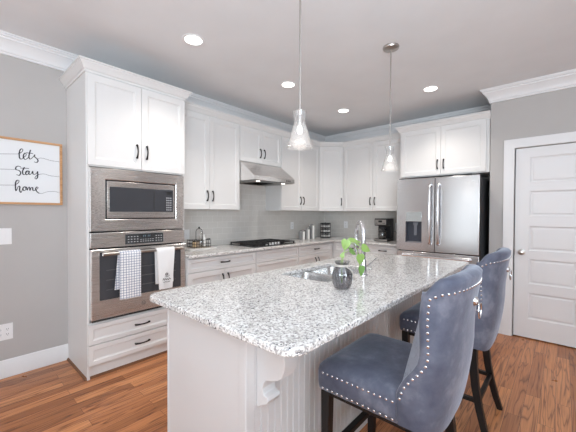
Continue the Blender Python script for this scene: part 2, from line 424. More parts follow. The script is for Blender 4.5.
# ------------------------------------------------------------------ cabinets
DOORP = [(0, 0), (0, .018), (.0015, .020), (.052, .020), (.058, .014), (.066, .012), (.067, .011)]
DRAWP = [(0, 0), (0, .018), (.0015, .020), (.034, .020), (.039, .014), (.046, .012), (.047, .011)]
def front(X, a0, a1, b0, b1, name, parent, prof=DOORP, c0=0.0, m=None):
    mb = MB(X); ringpanel(mb, a0, a1, b0, b1, [(i, c+c0) for i, c in prof])
    return mb.build(name, m or M_cab, parent, smooth=18)
def pull(X, a, b, vert, parent, L=.115, c0=.02):
    """arched black pull with flared feet"""
    mb = MB(X); pts = []; rr = []
    for i in range(11):
        t = -1+i*.2; q = t*L/2; h = c0+.008+.020*(1-t*t)
        pts.append((a, b+q, h) if vert else (a+q, b, h)); rr.append(.0058+.0035*abs(t)**2)
    mb.tube(pts, rr, 8)
    for t in (-1, 1):
        q = t*L/2*.93
        c = (a, b+q) if vert else (a+q, b)
        mb.loops([[(c[0]+r*math.cos(k*PI/4), c[1]+r*math.sin(k*PI/4), h) for k in range(8)] for r, h in ((.0075, c0), (.006, c0+.012))])
    return mb.build('handle', M_black, parent)
def cab_crown(path, side, parent, top=2.503):
    P = [(0, top-.085), (.008, top-.085), (.010, top-.070), (.020, top-.062), (.030, top-.040), (.046, top-.022), (.048, top-.012), (.056, top-.010), (.056, top), (0, top)]
    return MB().sweep(P, path, side).build('crown_moulding', M_cab, parent, smooth=25)
g = .0016
# -- uppers on wall A
def upperA(x0, x1, z0, label, name='upper_cabinet', crown=None, z1=2.425, doors=2, hl=None):
    t = thing(name, ((x0+x1)/2, -.16, z0), label, 'cabinet', 'white kitchen cabinets')
    MB().box(x0+g/2, x1-g/2, -.31, -.002, z0, z1+.07).build('body', M_cab, t, bevel=.001)
    X = frame((x0, -.31, z0), (1, 0), (0, -1)); W = x1-x0; m = W/2; H = z1-z0
    d1 = front(X, .004, m-g, .004, H-.004, 'door', t); d2 = front(X, m+g, W-.004, .004, H-.004, 'door', t)
    hb = .155 if H > .6 else .135
    if H < .6: hb = .135
    pull(X, m-.036, hb, True, d1); pull(X, m+.036, hb, True, d2)
    return t
cA1 = upperA(-3.168, -2.290, 1.370, 'tall two-door white wall cabinet between the oven tower and the range hood')
cab_crown([(-3.165, -.31), (-2.29, -.31)], -1, cA1)
cA2 = upperA(-2.288, -1.532, 1.985, 'short two-door white wall cabinet directly above the steel range hood')
cab_crown([(-2.29, -.31), (-1.53, -.31)], -1, cA2)
cA3 = upperA(-1.530, -.612, 1.370, 'two-door white wall cabinet right of the range hood, behind the nearer pendant')
cab_crown([(-1.53, -.31), (-.602, -.31)], -1, cA3)
# -- diagonal corner
t = thing('corner_upper_cabinet', (-.3, -.3, 1.37), 'one-door diagonal white wall cabinet in the room corner', 'cabinet', 'white kitchen cabinets')
s2 = math.sqrt(.5)
MB().prism([(-.609, -.003), (-.003, -.003), (-.003, -.609), (-.31, -.609), (-.609, -.31)], 'z', 1.37, 2.495).build('body', M_cab, t)
X = frame((-.609, -.31, 1.37), (1, -1), (-1, -1)); W = .299*math.sqrt(2)
d = front(X, .012, W-.012, .004, 1.051, 'door', t); pull(X, W-.045, .155, True, d)
cab_crown([(-.602, -.31), (-.31, -.602)], -1, t)
# -- uppers on wall B
t = thing('upper_cabinet', (-.16, -1.14, 1.37), 'two-door white wall cabinet above the coffee maker, left of the fridge', 'cabinet', 'white kitchen cabinets')
MB().box(-.31, -.002, -1.664, -.612, 1.37, 2.495).build('body', M_cab, t, bevel=.001)
X = frame((-.31, -.612, 1.37), (0, -1), (-1, 0)); W = 1.052
d1 = front(X, .004, W/2-g, .004, 1.051, 'door', t); d2 = front(X, W/2+g, W-.004, .004, 1.051, 'door', t)
pull(X, W/2-.036, .155, True, d1); pull(X, W/2+.036, .155, True, d2)
cab_crown([(-.31, -.602), (-.31, -1.664)], -1, t)
# -- above the fridge
t = thing('fridge_upper_cabinet', (-.3, -2.19, 1.82), 'deep two-door white wall cabinet above the steel fridge', 'cabinet', 'white kitchen cabinets')
MB().box(-.585, -.002, -2.706, -1.667, 1.815, 2.495).build('body', M_cab, t, bevel=.001)
X = frame((-.585, -1.667, 1.815), (0, -1), (-1, 0)); W = 1.039
d1 = front(X, .022, W/2-g, .012, .606, 'door', t); d2 = front(X, W/2+g, W-.035, .012, .606, 'door', t)
pull(X, W/2-.036, .14, True, d1); pull(X, W/2+.036, .14, True, d2)
cab_crown([(-.30, -1.667), (-.585, -1.667), (-.585, -2.712), (-.617, -2.712)][:3], -1, t)

# -- oven tower
TX0, TX1 = -4.012, -3.172
t = thing('oven_cabinet', (-3.59, -.28, 0), 'floor to crown white oven tower holding the built-in microwave and oven', 'cabinet', 'white kitchen cabinets')
mb = MB()
mb.box(TX0, TX0+.019, -.55, -.002, 0, 2.495); mb.box(TX1-.019, TX1, -.55, -.002, 0, 2.495); mb.box(TX0+.019, TX1-.019, -.02, -.002, 0, 2.495)
mb.box(TX0+.019, TX1-.019, -.55, -.02, 1.698, 2.495); mb.box(TX0+.019, TX1-.019, -.55, -.02, .10, .452); mb.box(TX0+.019, TX1-.019, -.53, -.02, 0, .10)
mb.build('body', M_cab, t, bevel=.0012)
X = frame((TX0, -.55, 0), (1, 0), (0, -1)); W = TX1-TX0
d1 = front(X, .006, W/2-g, 1.708, 2.418, 'door', t); d2 = front(X, W/2+g, W-.006, 1.708, 2.418, 'door', t)
pull(X, W/2-.042, 1.86, True, d1); pull(X, W/2+.042, 1.86, True, d2)
for b0, b1 in ((.112, .270), (.278, .436)):
    d = front(X, .004, W-.004, b0, b1, 'drawer', t, DRAWP); pull(X, .420, (b0+b1)/2-.002, False, d, .125)
cab_crown([(TX0, -.003), (TX0, -.55), (TX1, -.55), (TX1, -.38)], -1, t, 2.515)
MB().sweep([(0, 0), (.014, 0), (.012, .010), (.006, .016), (0, .018)], [(TX0, -.016), (TX0, -.53), (TX1, -.53)], -1).build('shoe_moulding', M_shoe, t)

# -- base cabinets
def base(X, W, t, kind, body, hx=None):
    d = front(X, .004, W-.004, .735, .868, 'drawer', t, DRAWP)
    if kind != 'cooktop': pull(X, hx if hx else W/2, .805, False, d, .115)
    if kind == 'cooktop':
        for b0, b1 in ((.425, .727), (.115, .417)):
            d = front(X, .004, W-.004, b0, b1, 'drawer', t, DRAWP)
    else:
        d1 = front(X, .004, W/2-g, .115, .727, 'door', t); d2 = front(X, W/2+g, W-.004, .115, .727, 'door', t)
        pull(X, W/2-.036, .62, True, d1); pull(X, W/2+.036, .62, True, d2)
def baseA(x0, x1, kind, label):
    t = thing('base_cabinet', ((x0+x1)/2, -.29, 0), label, 'cabinet', 'white kitchen cabinets')
    mb = MB(); mb.box(x0+g/2, x1-g/2, -.58, -.002, .10, .883); mb.box(x0+g/2, x1-g/2, -.51, -.002, 0, .10); mb.build('body', M_cab, t, bevel=.001)
    base(frame((x0, -.58, 0), (1, 0), (0, -1)), x1-x0, t, kind, None); return t
baseA(-3.170, -2.262, 'd', 'white base cabinet beside the oven tower, under the wire basket')
baseA(-2.260, -1.462, 'cooktop', 'white base cabinet of plain drawer fronts under the gas cooktop')
t = thing('base_cabinet', (-.7, -.3, 0), 'white base cabinet right of the cooktop, running into the corner', 'cabinet', 'white kitchen cabinets')
mb = MB(); mb.box(-1.459, -.002, -.58, -.002, .10, .883); mb.box(-1.459, -.002, -.51, -.002, 0, .10); mb.build('body', M_cab, t, bevel=.001)
base(frame((-1.46, -.58, 0), (1, 0), (0, -1)), .83, t, 'd', None)
def baseB(y0, y1, label):
    t = thing('base_cabinet', (-.29, (y0+y1)/2, 0), label, 'cabinet', 'white kitchen cabinets')
    mb = MB(); mb.box(-.58, -.002, y1+g/2, y0-g/2, .10, .883); mb.box(-.51, -.002, y1+g/2, y0-g/2, 0, .10); mb.build('body', M_cab, t, bevel=.001)
    return t
t = baseB(-.582, -1.222, 'white base cabinet left of the coffee maker, seen behind the faucet')
base(frame((-.58, -.625, 0), (0, -1), (-1, 0)), .595, t, 'd', None)
t = baseB(-1.224, -1.645, 'narrow white base cabinet under the coffee maker, beside the fridge')
base(frame((-.58, -1.224, 0), (0, -1), (-1, 0)), .42, t, 'd', None)

# -- worktop, wall side (L shaped)
CT0, CT1 = .884, .914
L_ = [(-3.170, -.0085), (-.0085, -.0085), (-.0085, -1.66), (-.635, -1.66), (-.635, -.635), (-3.170, -.635)]
o = MB().prism(L_, 'z', CT0, CT1).build('worktop', M_gran, bevel=.005, seg=3)
tag(o, 'L-shaped speckled granite worktop along the two kitchen walls', 'worktop')

# ------------------------------------------------------------------ microwave
MX0, MX1, MZ0, MZ1 = -3.9925, -3.187, 1.178, 1.690
t = thing('microwave', (-3.586, -.3, MZ0), 'built-in stainless microwave with a wide trim frame, above the wall oven', 'microwave')
mb = MB(); mb.box(MX0+.03, MX1-.03, -.55, -.06, MZ0+.03, MZ1-.02); mb.build('case', M_dark, t, smooth=0)
ix0, ix1, iz0, iz1 = -3.882, -3.278, 1.277, 1.598
mb = MB()
o0 = [(MX0, MZ0), (MX1, MZ0), (MX1, MZ1), (MX0, MZ1)]; i0 = [(ix0, iz0), (ix1, iz0), (ix1, iz1), (ix0, iz1)]
def rr(p, y, d=0):
    s = [(1, 1), (-1, 1), (-1, -1), (1, -1)]
    return [(a+d*q[0], y, b+d*q[1]) for (a, b), q in zip(p, s)]
mb.loops([rr(o0, -.5505), rr(o0, -.566), rr(o0, -.570, .004), rr(i0, -.574, -.006), rr(i0, -.570), rr(i0, -.5505)], True, False, False)
mb.build('trim_frame', M_steel, t, smooth=20)
MB().loops([rr(i0, -.553, -.001), rr(i0, -.572, -.001), rr(i0, -.572, .009), rr(i0, -.553, .009)], True, False, False).build('surround', M_blackpl, t, smooth=0)
mb = MB(); mb.box(ix0+.010, ix1-.010, -.5765, -.552, iz0+.010, iz1-.010); d = mb.build('door', M_steel, t, bevel=.002)
MB().box(ix0+.028, -3.305, -.579, -.5767, iz0+.062, iz1-.055).build('window_glass', M_darkglass, d, smooth=0)
MB().box(-3.49, -3.484, -.580, -.5792, iz0+.062, iz1-.055).build('seam', M_dark, d, smooth=0)
mb = MB()
for r_ in range(6):
    for c_ in range(3):
        mb.box(-3.372+c_*.019, -3.360+c_*.019, -.5800, -.5792, 1.352+r_*.022, 1.364+r_*.022)
mb.build('keypad', mat('key_print', (.35, .36, .38), .4), d, smooth=0)
MB().box(-3.372, -3.320, -.5800, -.5792, 1.500, 1.528).build('display', M_blackpl, d, smooth=0)

# ------------------------------------------------------------------ wall oven
OZ0, OZ1 = .456, 1.168
t = thing('wall_oven', (-3.586, -.3, OZ0), 'stainless steel wall oven with two towels hanging on its handle', 'oven')
MB().box(MX0+.02, MX1-.02, -.55, -.06, OZ0+.005, OZ1-.005).build('case', M_dark, t, smooth=0)
cp = MB().box(MX0, MX1, -.578, -.5505, 1.046, OZ1).build('control_panel', M_steel, t, bevel=.003)
pb = MB().box(-3.735, -3.402, -.5815, -.5785, 1.062, 1.148).build('touch_panel', mat('grey_panel', (.05, .052, .055), .2), cp, bevel=.002)
MB().box(-3.61, -3.50, -.5825, -.5817, 1.112, 1.140).build('display', M_blackpl, pb, smooth=0)
mb = MB()   # 10:24-like segments on the clock
for i, x in enumerate((-3.585, -3.570, -3.545, -3.530)): mb.box(x, x+.003, -.5831, -.5826, 1.118, 1.134); mb.box(x, x+.008, -.5831, -.5826, 1.131, 1.134)
mb.build('clock_digits', M_clock, pb, smooth=0)
mb = MB()
for x in (-3.715, -3.690, -3.665, -3.64, -3.475, -3.452, -3.429):
    for z in (1.078, 1.100, 1.122): mb.box(x, x+.012, -.5823, -.5816, z, z+.006)
for x in range(6): mb.box(-3.61+x*.021, -3.60+x*.021, -.5823, -.5816, 1.078, 1.084); mb.box(-3.61+x*.021, -3.60+x*.021, -.5823, -.5816, 1.095, 1.100)
mb.build('button_print', mat('button_grey', (.45, .45, .46), .4), pb, smooth=0)
wx0, wx1, wz0, wz1 = -3.935, -3.235, .625, 1.012
dm = MB(); o0 = [(MX0, OZ0+.02), (MX1, OZ0+.02), (MX1, 1.034), (MX0, 1.034)]; i0 = [(wx0, wz0), (wx1, wz0), (wx1, wz1), (wx0, wz1)]
dm.loops([rr(o0, -.5505), rr(o0, -.590), rr(o0, -.594, .004), rr(i0, -.594), rr(i0, -.588)], True, False, False)
od = dm.build('oven_door', M_steel, t, smooth=20)
MB().box(wx0+.0005, wx1-.0005, -.591, -.56, wz0+.0005, wz1-.0005).build('window_glass', M_darkglass, od, smooth=0)
mb = MB()
for z in (.70, .78, .86): mb.box(wx0+.05, wx1-.05, -.5915, -.5910, z, z+.006)
mb.build('oven_rack', mat('rack_grey', (.085, .085, .09), .3), od, smooth=0)
hb = MB(); hb.tube([(wx0+.01, -.640, 1.000), (wx1-.01, -.640, 1.000)], .0135, 14)
for x in (wx0+.035, wx1-.035): hb.box(x-.012, x+.012, -.640, -.594, .991, 1.009)
hb.build('oven_handle', M_nickel, od)
MB().box(MX0+.01, MX1-.01, -.575, -.5505, OZ0, OZ0+.016).build('vent_strip', M_dark, t, smooth=0)
lg = MB(); cx, cz = -3.590, .540
lg.tube([(cx+.016*math.cos(a*PI/8), -.5955, cz+.016*math.sin(a*PI/8)) for a in range(17)], .0016, 6)
lg.tube([(cx-.003, -.5955, cz+.006), (cx-.008, -.5955, cz+.003), (cx-.007, -.5955, cz-.004), (cx-.002, -.5955, cz-.003), (cx-.003, -.5955, cz-.009)], .0015, 6)
lg.tube([(cx+.008, -.5955, cz+.005), (cx+.003, -.5955, cz+.006), (cx+.003, -.5955, cz-.006), (cx+.009, -.5955, cz-.005)], .0015, 6)
lg.build('round_emblem', M_fridgeside, od)

# towels over the handle bar
def towel(name, x0, x1, zb, zback, m, label, back_shift=0, taper=0.0, tilt=0):
    mb = MB(); n = 14; rings = []
    prof = []
    r = .018
    for i in range(7): prof.append((-.640+.020, zback+(1.000-zback)*i/7))         # back flap, behind the bar
    for i in range(7): a = PI*i/6; prof.append((-.640+r*math.cos(a)*1.1, 1.000+r*math.sin(a)))
    for i in range(1, 11): prof.append((-.640-.0205, 1.000-(1.000-zb)*i/10))
    K = len(prof)
    def pos(k, u, off):
        y, z = prof[k]; q = max(0, (1.0-z)/.4)
        xx = x0+(x1-x0)*u
        if k < 7: xx += back_shift*q
        else: xx = xx + (0.5-u)*taper*q
        s = -1 if k > 9 else 1
        fy = .0035*math.sin(u*7+q*2.0)*q + .002*math.sin(u*15)*q
        if k >= 13: fy -= .002
        zz = z - (tilt*(u-.5) if (k >= 14 or k < 5) else 0)*q
        # offset along outward normal
        if k < 7: return (xx, y+fy*0.2+(-off), zz)
        if k >= 13: return (xx, y-abs(fy)+off, zz)
        a = PI*(k-7)/6; rr_ = r-off
        return (xx, -.640+rr_*math.cos(a)*1.1, 1.000+rr_*math.sin(a))
    for u_ in range(n+1):
        u = u_/n
        rings.append([pos(k_, u, 0) for k_ in range(K)] + [pos(k_, u, .0028) for k_ in reversed(range(K))])
    mb.loops(rings)
    o = mb.build(name, m, None, smooth=50); tag(o, label, 'towel'); return o
towel('dish_towel', -3.808, -3.640, .622, .70, M_plaid, 'white towel with a thin blue check hanging on the oven handle', -.035, .0, .0)
tw = towel('dish_towel', -3.503, -3.333, .645, .69, M_towel, 'plain white towel with a small printed motif, right on the oven handle', 0.01, .05)
mb = MB(); yy = -.6705; ox_ = -.022; oz_ = .025
def stroke(mb, pts, r=.0018):
    mb.tube([(x+ox_, yy+.001, z+oz_) for x, z in pts], r, 5)
stroke(mb, [(-3.392+.010*math.cos(a*.8), .752+.010*math.sin(a*.8)) for a in range(9)], .004)
stroke(mb, [(-3.405, .735), (-3.385, .728), (-3.365, .740)], .0022)
stroke(mb, [(-3.430, .700), (-3.422, .716), (-3.415, .698), (-3.405, .714), (-3.398, .698), (-3.388, .712), (-3.378, .698), (-3.366, .714), (-3.356, .700)], .003)
stroke(mb, [(-3.425, .680), (-3.405, .684), (-3.385, .679), (-3.362, .684)], .0022)
mb.build('printed_motif', mat('brown_print', (.12, .10, .09), .9), tw)

# ------------------------------------------------------------------ range hood
t = thing('range_hood', (-1.91, -.3, 1.72), 'wedge-shaped stainless range hood under the short wall cabinet', 'range hood')
hx0, hx1 = -2.286, -1.534
prof = [(-.010, 1.735), (-.583, 1.735), (-.583, 1.788), (-.335, 1.978), (-.010, 1.978)]
MB().prism(prof, 'x', hx0, hx1).build('canopy', M_steel, t, bevel=.0025)
MB().box(hx0+.02, hx1-.02, -.565, -.03, 1.7315, 1.7345).build('underside_panel', mat('filter_grey', (.30, .29, .28), .35, .9), t, smooth=0)
u_ = t.children[-1]
mb = MB(); mb.box(hx0+.22, hx0+.37, -.43, -.10, 1.7280, 1.7312); mb.box(hx1-.37, hx1-.22, -.43, -.10, 1.7280, 1.7312); mb.build('grease_filter', M_steel, t, smooth=0)
for x in (-2.14, -1.68):
    MB().cyl((x, -.50, 1.727), .026, .0042).build('hood_lamp', M_hoodlamp, t)
for i in range(3): MB().cyl((-1.70+i*.032, -.5832, 1.762), .007, -.003, 12, 'y').build('button', M_blackpl, t)

# ------------------------------------------------------------------ cooktop
t = thing('gas_cooktop', (-1.885, -.33, CT1), 'black gas cooktop with iron grates and steel knobs in the wall worktop', 'cooktop')
kx0, kx1, ky0, ky1 = -2.255, -1.500, -.575, -.075
MB().box(kx0, kx1, ky0, ky1, CT1+.0005, CT1+.012).build('glass_top', mat('black_enamel', (.03, .03, .032), .12), t, bevel=.004)
burn = [(-2.12, -.20), (-2.12, -.43), (-1.88, -.26), (-1.64, -.20), (-1.64, -.43)]
for x, y in burn:
    b_ = MB().lathe((x, y, CT1+.012), [(.001, .0), (.045, .0), (.045, .010), (.034, .012), (.034, .020), (.030, .023), (.001, .023)], 20).build('burner', M_iron, t)
for gx0, gx1 in ((-2.245, -2.005), (-2.0, -1.755), (-1.75, -1.51)):
    mb = MB(); z = CT1+.028; hh = .012
    def bar(xa, ya, xb, yb): mb.box(min(xa, xb)-.006, max(xa, xb)+.006, min(ya, yb)-.006, max(ya, yb)+.006, z, z+hh)
    y0_, y1_ = (-.56, -.09) if gx0 != -2.0 else (-.40, -.09)
    bar(gx0+.01, y0_, gx1-.01, y0_); bar(gx0+.01, y1_, gx1-.01, y1_); bar(gx0+.01, y0_, gx0+.01, y1_); bar(gx1-.01, y0_, gx1-.01, y1_)
    m_ = (gx0+gx1)/2; bar(m_, y0_, m_, y1_); bar(gx0+.01, (y0_+y1_)/2, gx1-.01, (y0_+y1_)/2)
    bar(gx0+.01, y0_+.25*(y1_-y0_), gx1-.01, y0_+.25*(y1_-y0_)); bar(gx0+.01, y0_+.75*(y1_-y0_), gx1-.01, y0_+.75*(y1_-y0_))
    for xx in (gx0+.01, gx1-.01):
        for yy_ in (y0_, y1_): mb.box(xx-.007, xx+.007, yy_-.007, yy_+.007, CT1+.012, z)
    mb.build('grate', M_iron, t, smooth=0)
for i in range(5):
    MB().lathe((-1.990+i*.054, -.510, CT1+.012), [(.001, .0), (.019, .0), (.017, .020), (.015, .026), (.001, .027)], 16).build('knob', M_nickel, t)

# ------------------------------------------------------------------ fridge
FY0, FY1 = -1.716, -2.650     # left and right side
t = thing('refrigerator', (-.42, -2.183, 0), 'stainless French-door refrigerator with a water dispenser in its left door', 'refrigerator')
MB().box(-.725, -.02, FY1+.004, FY0-.004, .03, 1.752).build('body', M_fridgeside, t, bevel=.004)
for x in (-.68, -.08):
    for y in (FY0-.06, FY1+.06): MB().cyl((x, y, 0), .022, .031, 12).build('foot', M_blackpl, t)
my = (FY0+FY1)/2+.003
def fdoor(ya, yb, za, zb, name, hole=None):
    mb = MB(); mb.box(-.800, -.729, yb, ya, za, zb)
    return mb
# left door with the dispenser opening
D0, D1, DZ0, DZ1 = -1.832, -2.030, .968, 1.325
mb = MB()
mb.box(-.800, -.729, D0, FY0, .868, 1.772); mb.box(-.800, -.729, my+.003, D1, .868, 1.772)
mb.box(-.800, -.729, D1, D0, .868, DZ0); mb.box(-.800, -.729, D1, D0, DZ1+.03, 1.772)
ld = mb.build('door', M_steelF, t, smooth=0)
MB().box(-.802, -.733, D1, D0, 1.235, DZ1+.03).build('control_panel', mat('silver_panel', (.62, .66, .66), .18, .8), ld, bevel=.002)
mb = MB(); mb.box(-.740, -.731, D1, D0, DZ0, 1.235); mb.box(-.799, -.740, D1, D1+.006, DZ0, 1.235); mb.box(-.799, -.740, D0-.006, D0, DZ0, 1.235); mb.box(-.799, -.740, D1, D0, 1.225, 1.235)
mb.build('dispenser_recess', M_disp, ld, smooth=0)
MB().box(-.801, -.742, D1+.007, D0-.007, DZ0, DZ0+.012).build('drip_tray', mat('tray_grey', (.25, .25, .27), .3), ld, smooth=0)
mb = MB(); mb.box(-.770, -.752, -1.962, -1.925, 1.06, 1.20); mb.box(-.775, -.748, -1.972, -1.915, 1.19, 1.224); mb.build('dispenser_paddle', mat('paddle_grey', (.20, .21, .24), .25), ld, bevel=.004)
rd = MB().box(-.800, -.729, FY1, my-.003, .868, 1.772).build('door', M_steelF, t, bevel=.006, seg=3)
for ya in (-2.545, -2.600): MB().box(-.8022, -.8003, ya, ya+.025, 1.690, 1.696).build('badge', M_plastic, rd, smooth=0)
for yy_, par in ((my+.048, ld), (my-.048, rd)):
    pts = [(-.800, yy_, 1.690), (-.825, yy_, 1.685)] + [(-.840-.022*math.sin(PI*i/10), yy_, 1.665-(1.665-.985)*i/10) for i in range(11)] + [(-.825, yy_, .965), (-.800, yy_, .960)]
    MB().tube(pts, [.012]*2+[.0155]*11+[.012]*2, 12).build('handle', M_chrome, par)
for za, zb in ((.640, .858), (.06, .630)):
    dd = MB().box(-.800, -.729, FY1, FY0, za, zb).build('freezer_drawer', M_steelF, t, bevel=.006, seg=3)
    MB().tube([(-.800, FY0-.08, zb-.05), (-.845, FY0-.09, zb-.05), (-.845, FY1+.09, zb-.05), (-.800, FY1+.08, zb-.05)], .013, 10).build('handle', M_chrome, dd)
for y in (FY0-.05, FY1+.05): MB().box(-.79, -.66, y-.03, y+.03, 1.753, 1.785).build('hinge_cover', M_fridgeside, t, bevel=.005)

# ------------------------------------------------------------------ island
IX0, IX1, IY0, IY1 = -3.980, -1.800, -2.420, -1.790
t = thing('kitchen_island', (-2.9, -2.1, 0), 'white beadboard kitchen island base with corbels under the granite top', 'island')
mb = MB(); mb.box(IX0+.02, IX1-.004, IY0+.02, IY0+.04, .0, .883); mb.box(IX1-.024, IX1-.004, IY0+.04, IY1-.02, 0, .883)
mb.box(IX0+.02, IX1-.004, IY1-.04, IY1-.02, .10, .883); mb.box(IX0+.02, IX0+.04, IY0+.04, IY1-.04, 0, .883); mb.box(IX0+.04, IX1-.03, IY0+.04, IY1-.05, .08, .10)
mb.build('carcass', M_isl, t, smooth=0)
mb = MB(); mb.box(IX0, IX0+.019, IY0+.045, IY1-.012, 0, .883); mb.build('end_panel', M_isl, t, bevel=.001)
mb = MB(); mb.box(IX0-.004, IX0+.042, IY0-.004, IY0+.044, 0, .883); mb.build('corner_post', M_isl, t, bevel=.0035, seg=3)
MB().box(IX0-.003, IX0+.019, IY1-.0115, IY1+.002, 0, .883).build('corner_post', M_isl, t, bevel=.0035, seg=3)
# beadboard seating side
pts = []; x = IX0+.043; pitch = .041
while x < IX1-.005:
    e = min(x+pitch, IX1-.002)
    pts += [(x, IY0+.0045), (x+.0022, IY0), (e-.0075, IY0), (e-.0055, IY0+.0045), (e-.0035, IY0+.0015), (e-.0015, IY0+.0045)]
    x = e
ring = pts + [(IX1-.002, IY0+.0195), (IX0+.043, IY0+.0195)]
MB().prism(ring, 'z', 0, .883).build('beadboard_panel', M_isl, t, smooth=15)
for xx in (-2.80, IX1-.03):
    MB().box(xx-.028, xx+.028, IY0-.012, IY0-.0002, 0, .883).build('batten', M_isl, t, bevel=.002)
MB().box(IX0+.044, IX1, IY0-.012, IY0-.0005, 0, .10).build('base_trim', M_isl, t, bevel=.003)
# corbels
cpf = [(0, .883), (-.160, .883), (-.160, .868), (-.146, .862), (-.146, .835), (-.142, .815), (-.150, .790), (-.153, .765), (-.150, .735), (-.138, .705), (-.118, .690), (-.085, .677), (-.055, .668), (-.040, .652), (-.034, .628), (-.040, .608), (-.060, .602), (-.067, .590), (-.058, .575), (-.040, .565), (-.024, .556), (-.012, .547), (0, .542)]
def corbel(x0, par):
    P = [(IY0-.001+a, b) for a, b in cpf]
    MB().prism(P, 'x', x0, x0+.072).build('corbel', M_isl, par, bevel=.0025)
for x0 in (-3.925, -1.905): corbel(x0, t)
# far side doors (toward the range)
X = frame((IX1-.004, IY1-.02, 0), (-1, 0), (0, 1)); W = IX1-IX0-.03
for i in range(4): front(X, W*i/4+.004, W*(i+1)/4-.004, .115, .868, 'door', t, m=M_isl)

# island worktop with the sink cut-out
def rounded(x0, x1, y0, y1, r, n=6, rs=None):
    pts = []
    for (cx, cy, a0) in ((x1-r, y1-r, 0), (x0+r, y1-r, 1), (x0+r, y0+r, 2), (x1-r, y0+r, 3)):
        for i in range(n+1):
            a = PI/2*(a0+i/n); pts.append((cx+r*math.cos(a), cy+r*math.sin(a)))
    return pts
SX0, SX1, SY0, SY1 = -3.225, -2.585, -2.275, -1.880
top = MB().prism(rounded(-4.080, -1.690, -2.745, -1.745, .07), 'z', CT0, CT1).build('island_worktop', M_gran, smooth=40)
cut = MB().prism(rounded(SX0, SX1, SY0, SY1, .05), 'z', .8, 1.0).build('cutter', M_gran)
md = top.modifiers.new('cut', 'BOOLEAN'); md.operation = 'DIFFERENCE'; md.object = cut; md.solver = 'EXACT'
bpy.context.view_layer.update()
me = bpy.data.meshes.new_from_object(top.evaluated_get(bpy.context.evaluated_depsgraph_get()))
top.modifiers.clear(); top.data = me
bpy.data.objects.remove(cut)
md = top.modifiers.new('bevel', 'BEVEL'); md.width = .007; md.segments = 4; md.limit_method = 'ANGLE'; md.angle_limit = math.radians(50)
for p in me.polygons: p.use_smooth = True
me.set_sharp_from_angle(angle=math.radians(35))
tag(top, 'thick speckled granite island worktop with rounded corners', 'worktop')

# sink
t = thing('kitchen_sink', (-2.905, -2.08, CT0), 'double-bowl undermount stainless sink set in the island worktop', 'sink')
for (a, b) in ((SX0-.004, -2.925), (-2.895, SX1+.004)):
    mb = MB(); rings = []
    def rg(d, z, r): return [(p[0], p[1], z) for p in rounded(a+d, b-d, SY0-.004+d, SY1+.004-d, r)]
    mb.loops([rg(-.012, .8835, .05), rg(0, .8835, .05), rg(.004, .865, .05), rg(.012, .72, .06), (rg(.045, .70, .07))], True, False, True)
    mb.loops([rg(-.012, .8835, .05), rg(-.012, .879, .05), rg(-.002, .86, .05), rg(.008, .715, .06), (rg(.045, .695, .07))], True, False, True)
    bw = mb.build('bowl', M_sink, t, smooth=40)
    MB().lathe(((a+b)/2, (SY0+SY1)/2, .7005), [(.001, .001), (.03, .001), (.04, .004), (.045, .001), (.045, 0)], 20).build('drain', M_chrome, bw)

# faucet
FX, FYc = -2.868, -2.335
t = thing('kitchen_faucet', (FX, FYc, CT1), 'tall chrome gooseneck faucet standing on the island behind the sink', 'faucet')
MB().lathe((FX, FYc, CT1), [(.001, 0), (.030, 0), (.030, .006), (.022, .014), (.020, .10), (.016, .11), (.001, .11)], 20).build('base', M_chrome, t)
dx, dy = .66, .75; pts = [(FX, FYc, CT1+.10), (FX, FYc, CT1+.20), (FX, FYc, CT1+.26)]
R_ = .072
for i in range(1, 13):
    a = PI*i/12*1.03; s_ = R_*(1-math.cos(a)); pts.append((FX+dx*s_, FYc+dy*s_, CT1+.275+R_*math.sin(a)*1.15))
pts.append((pts[-1][0], pts[-1][1], pts[-1][2]-.03))
MB().tube(pts, .0145, 14).build('gooseneck', M_chrome, t)
e = pts[-1]
MB().lathe((e[0], e[1], e[2]-.095), [(.001, 0), (.016, 0), (.019, .01), (.018, .06), (.014, .095), (.001, .097)], 16).build('spray_head', M_chrome, t)
MB().tube([(FX+.018, FYc-.004, CT1+.055), (FX+.045, FYc-.02, CT1+.065), (FX+.10, FYc-.045, CT1+.11)], [.008, .007, .0055], 10).build('lever', M_chrome, t)
# soap dispenser
t = thing('soap_dispenser', (-3.03, -2.345, CT1), 'small dark curved soap pump on the island between vase and faucet', 'soap dispenser')
MB().lathe((-3.03, -2.345, CT1), [(.001, 0), (.017, 0), (.016, .006), (.009, .010), (.008, .030), (.001, .030)], 14).build('base', M_nickel, t)
MB().tube([(-3.03, -2.345, CT1+.028), (-3.03, -2.345, CT1+.045), (-3.028, -2.328, CT1+.050), (-3.025, -2.300, CT1+.043)], .0055, 8).build('spout', M_nickel, t)

# ------------------------------------------------------------------ vase and vine
VX, VY = -3.292, -2.430
t = thing('glass_vase', (VX, VY, CT1), 'ribbed smoky glass vase with rope round its neck, on the island', 'vase')
def ribbed(prof, n=60):
    rings = []
    for r, h in prof:
        rings.append([(VX+(r*(1+.055*math.cos(15*2*PI*i/n)*min(1, max(0, (.125-h)*30))))*math.cos(2*PI*i/n), VY+(r*(1+.055*math.cos(15*2*PI*i/n)*min(1, max(0, (.125-h)*30))))*math.sin(2*PI*i/n), CT1+h) for i in range(n)])
    return rings
mb = MB(); mb.loops(ribbed([(.030, .0005), (.040, .004), (.051, .030), (.055, .060), (.053, .090), (.044, .112), (.036, .124), (.036, .140), (.041, .150), (.044, .152), (.040, .149), (.033, .140), (.033, .124), (.041, .112), (.049, .090), (.051, .060), (.047, .032), (.036, .008)]), True, True, True)
mb.build('glass_body', M_vase, t, smooth=60)
mb = MB()
